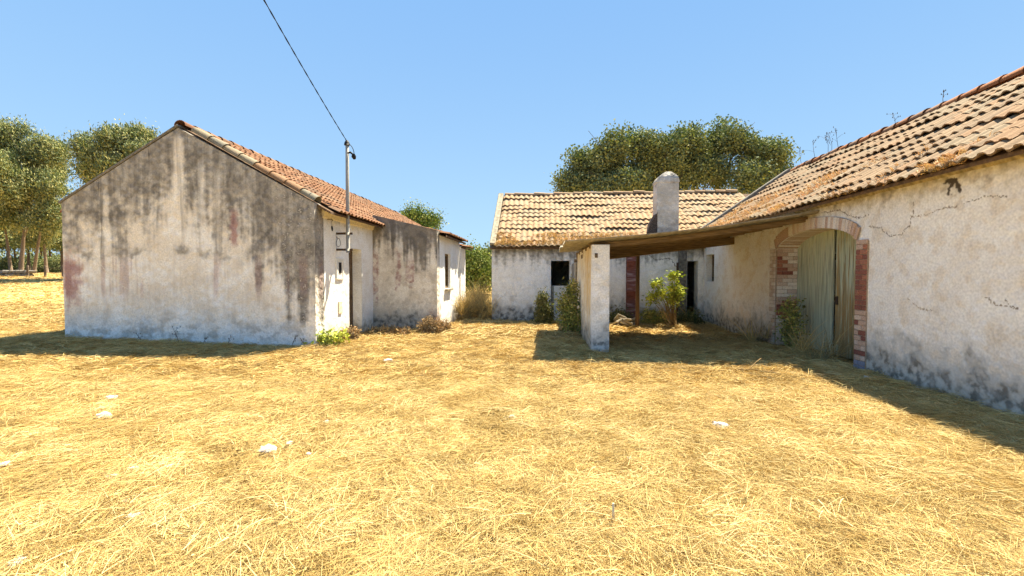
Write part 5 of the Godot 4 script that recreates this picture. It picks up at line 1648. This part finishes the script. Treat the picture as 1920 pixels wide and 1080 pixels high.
func straw() -> void:
	var cols := [Color(0.535, 0.405, 0.17), Color(0.475, 0.35, 0.135), Color(0.61, 0.495, 0.25), Color(0.34, 0.235, 0.10), Color(0.55, 0.42, 0.175), Color(0.44, 0.315, 0.13)]
	var r := RandomNumberGenerator.new()
	r.seed = 333
	var near := []; var nt := []
	for k in 4: near.append([]); nt.append([])
	var tufts := []; var tt := []
	var dirn := FastNoiseLite.new()
	dirn.seed = 70; dirn.frequency = 0.55; dirn.fractal_octaves = 2
	var hue := FastNoiseLite.new()
	hue.seed = 71; hue.frequency = 1.6; hue.fractal_octaves = 4
	var bands := [[0.8, 3.4, 180.0, 0], [3.4, 6.5, 110.0, 0], [6.5, 11.0, 60.0, 1], [11.0, 19.0, 26.0, 2], [19.0, 60.0, 1.8, 3]]
	for b in bands:
		var xw: float = b[1] * 1.35 + 0.8
		var n := int((b[1] - b[0]) * xw * 2.0 * b[2])
		for k in n:
			var d := r.randf_range(b[0], b[1])
			var x := r.randf_range(-xw, xw)
			if absf(x + d * 0.073) > d * 1.32 + 1.0: continue
			if blocked(x, d): continue
			var under := x > 1.4 and d > 9.3 and d < 13.4 and x < 5.2
			if under and r.randf() < 0.6: continue
			var hv := hue.get_noise_2d(x, d)
			var ang := dirn.get_noise_2d(x, d) * 5.0 + r.randfn() * 0.7
			var g := ground_height(x, d)
			var sc := r.randf_range(0.75, 1.2)
			var q := clampf(1.0 + hv * 0.40 + r.randf_range(-0.16, 0.16), 0.5, 1.35)
			var tint := Color(q, q * (0.98 + 0.10 * hv), q * (0.92 + 0.3 * hv))
			var up := r.randf_range(-0.01, 0.02) + 0.03 * maxf(0.0, hv)
			near[b[3]].append(Transform3D(Basis.from_euler(Vector3(r.randf_range(-0.12, 0.12), ang, r.randf_range(-0.12, 0.12))).scaled(Vector3(sc, sc * r.randf_range(0.7, 1.5), sc)), Vector3(x, g + up, -d)))
			nt[b[3]].append(tint)
			if r.randf() < 0.035 + 0.05 * smoothstep(0.2, 0.5, dirn.get_noise_2d(x * 2.0 + 50.0, d * 2.0)) and d < 17.0 and not under:
				tufts.append(Transform3D(Basis.from_euler(Vector3(r.randf_range(-0.5, 0.5), r.randf() * TAU, r.randf_range(-0.5, 0.5))).scaled(Vector3.ONE * r.randf_range(0.5, 1.25)), Vector3(x, g, -d)))
				tt.append(tint)
	var meshes := [straw_mat_mesh(1, 100, 0.0032, 0.17, cols), straw_mat_mesh(2, 90, 0.0058, 0.2, cols), straw_mat_mesh(3, 80, 0.011, 0.26, cols), straw_mat_mesh(4, 80, 0.03, 0.7, cols)]
	var names := ["fine mown straw lying in swirls over the yard's foreground", "mown straw covering the middle of the yard", "mown straw lying before the houses", "dry grass of the field beyond the gable"]
	for k in 4:
		tag(scatter(self, "straw" if k < 3 else "field_grass", meshes[k], M.straw, near[k], nt[k]), names[k], "straw" if k < 3 else "grass", "", "stuff")
	tag(scatter(self, "straw_tufts", tuft_mesh(9, 40, 0.0042, 0.15, 1.1, cols), M.straw, tufts, tt), "half-standing straw tufts scattered across the yard", "straw", "", "stuff")

# ---------------------------------------------------------------- stones, sticks, rubble, fence
func small_things() -> void:
	var r := RandomNumberGenerator.new()
	r.seed = 12
	var list := [[501, 855, 17, "largest white stone, chipped and angular, lying in the straw"], [194, 789, 14, "flat white stone below a smaller upright one"], [208, 754, 10, "rounded white stone above a flat one"]]
	for q in [[543, 841, 7], [579, 862, 5], [249, 891, 9], [210, 906, 9], [252, 984, 13], [236, 954, 8], [5, 884, 12], [33, 1072, 14], [1349, 806, 11], [620, 972, 7], [1627, 716, 8], [612, 800, 6], [1180, 870, 5], [960, 790, 6], [728, 682, 8], [128, 1022, 6]]:
		list.append([q[0], q[1], q[2], "small white stone half sunk in the straw"])
	for q in list:
		var p := on_ground(q[0], q[1])
		var w: float = q[2] * 1.05 / F * -(p.z) * 1.1
		var st := part(self, "stone", rock_mesh(int(q[0]), Vector3(w, w * 0.62, w * 0.8)), M.stone)
		st.position = p + Vector3(0, 0.05, 0)
		st.rotation.y = r.randf() * TAU
		tag(st, q[3], "stone", "white stones scattered in the straw")
	# pale stake in the foreground
	var p := on_ground(1149.0, 992.0)
	var st := st_new(1)
	tube(st, [Vector3(0, -0.04, 0), Vector3(0.004, 0.06, 0), Vector3(0.0, 0.17, 0.01)], [0.009, 0.009, 0.007], 7)
	var stake := part(self, "stake", done(st), plain(Color(0.84, 0.78, 0.66), 0.9, 0.15, 0.05, 4.0))
	stake.position = p
	tag(stake, "short pale stake standing upright in the straw", "stake")
	# fallen dry branch at the edge of the barn's shade
	var a := on_ground(1375.0, 700.0); var b := on_ground(1500.0, 712.0)
	var o := thing("dry_branch", "dry forked branch lying where the lean-to's shade ends", "branch", a)
	st = st_new(1)
	var v := b - a
	tube(st, [Vector3(0, 0.06, 0), v * 0.3 + Vector3(0, 0.09, 0), v * 0.7 + Vector3(0, 0.07, 0.03), v + Vector3(0, 0.05, 0)], [0.018, 0.016, 0.012, 0.006], 7)
	part(o, "limb", done(st), M.dry_stem)
	st = st_new(1)
	tube(st, [v * 0.25 + Vector3(0, 0.09, 0), v * 0.4 + Vector3(0, 0.2, -0.1), v * 0.5 + Vector3(0.02, 0.25, -0.2)], [0.011, 0.008, 0.004], 6)
	tube(st, [v * 0.55 + Vector3(0, 0.08, 0), v * 0.68 + Vector3(0, 0.18, 0.02)], [0.009, 0.004], 6)
	part(o, "twig", done(st), M.dry_stem)
	# sunlit rubble of broken slabs behind the pier
	for k in 9:
		var q := at_d(1150.0 + 5.0 * k + r.randf_range(-4, 4), 618.0, 13.75 + r.randf_range(-0.25, 0.35))
		st = st_new()
		box(st, Transform3D(Basis.from_euler(Vector3(r.randf_range(-0.5, 0.5), r.randf() * TAU, r.randf_range(-0.6, 0.6))), Vector3.ZERO), Vector3(r.randf_range(0.28, 0.6), 0.06, r.randf_range(0.2, 0.4)), 0.012)
		var sl := part(self, "broken_slab", done(st), M.cement if k % 3 else M.stone)
		sl.position = Vector3(q.x, 0.10 + 0.08 * (k % 3), q.z)
		tag(sl, "broken pale slab in the sunlit rubble beside the lean-to wall", "slab", "rubble behind the lean-to wall")
	# poles leaning in the back corner
	var ends := [[[1228.0, 14.2, 0.05], [1292.0, 15.2, 1.15]], [[1303.0, 14.3, 0.02], [1266.0, 15.25, 0.75]]]
	var lab := ["pale thin pole leaning across the lean-to's back corner", "short stick propped against the drain pipe"]
	for k in 2:
		var e0: Array = ends[k][0]; var e1: Array = ends[k][1]
		var p0 := at_d(e0[0], 515.0, e0[1]); p0.y = e0[2]
		var p1 := at_d(e1[0], 515.0, e1[1]); p1.y = e1[2]
		st = st_new(1)
		tube(st, [p0, p0.lerp(p1, 0.5), p1], [0.022, 0.02, 0.015], 7)
		tag(part(self, "leaning_pole", done(st), M.dry_stem), lab[k], "pole")
	# low ruined wall and fence at the edge of the field
	var wd := 41.0
	var w0 := at_d(-60.0, 515.0, wd); var w1 := at_d(62.0, 515.0, wd)
	var wl := thing("stone_wall", "low tumbled grey stone wall below the eucalyptus trunks", "wall", Vector3(w0.x, ground_height(w0.x, wd), -wd))
	for k in 34:
		var f := (k / 2 + (0.5 if k % 2 else 0.0)) / 17.0
		var sz := Vector3(r.randf_range(0.28, 0.46), r.randf_range(0.2, 0.32), r.randf_range(0.22, 0.34))
		var so := part(wl, "stone", rock_mesh(800 + k % 8, sz, 5), M.grey_stone)
		so.position = Vector3((w1.x - w0.x) * f, 0.12 + 0.34 * (k % 2), r.randf_range(-0.1, 0.1))
		so.rotation.y = r.randf() * TAU
	var fp := []
	for q in [[52.0, wd - 0.6], [85.0, wd - 0.6], [118.0, wd - 0.6]]:
		var pp := at_d(q[0], 515.0, q[1])
		pp.y = ground_height(pp.x, q[1])
		fp.append(pp)
	var fn := thing("wire_fence", "wooden post and wire fence at the field's far edge", "fence", fp[0])
	for q in fp:
		st = st_new(1)
		tube(st, [q - fp[0] - Vector3(0, 0.2, 0), q - fp[0] + Vector3(0, 0.6, 0), q - fp[0] + Vector3(0.02, 1.15, 0)], [0.10, 0.10, 0.09], 8)
		part(fn, "post", done(st), M.bark)
	for y in [0.5, 0.95]:
		st = st_new(1)
		for k in 2:
			tube(st, [fp[k] - fp[0] + Vector3(0, y, 0), (fp[k] + fp[k + 1]) * 0.5 - fp[0] + Vector3(0, y - 0.08, 0), fp[k + 1] - fp[0] + Vector3(0, y, 0)], [0.015, 0.015, 0.015], 4)
		part(fn, "wire", done(st), M.rust_iron)
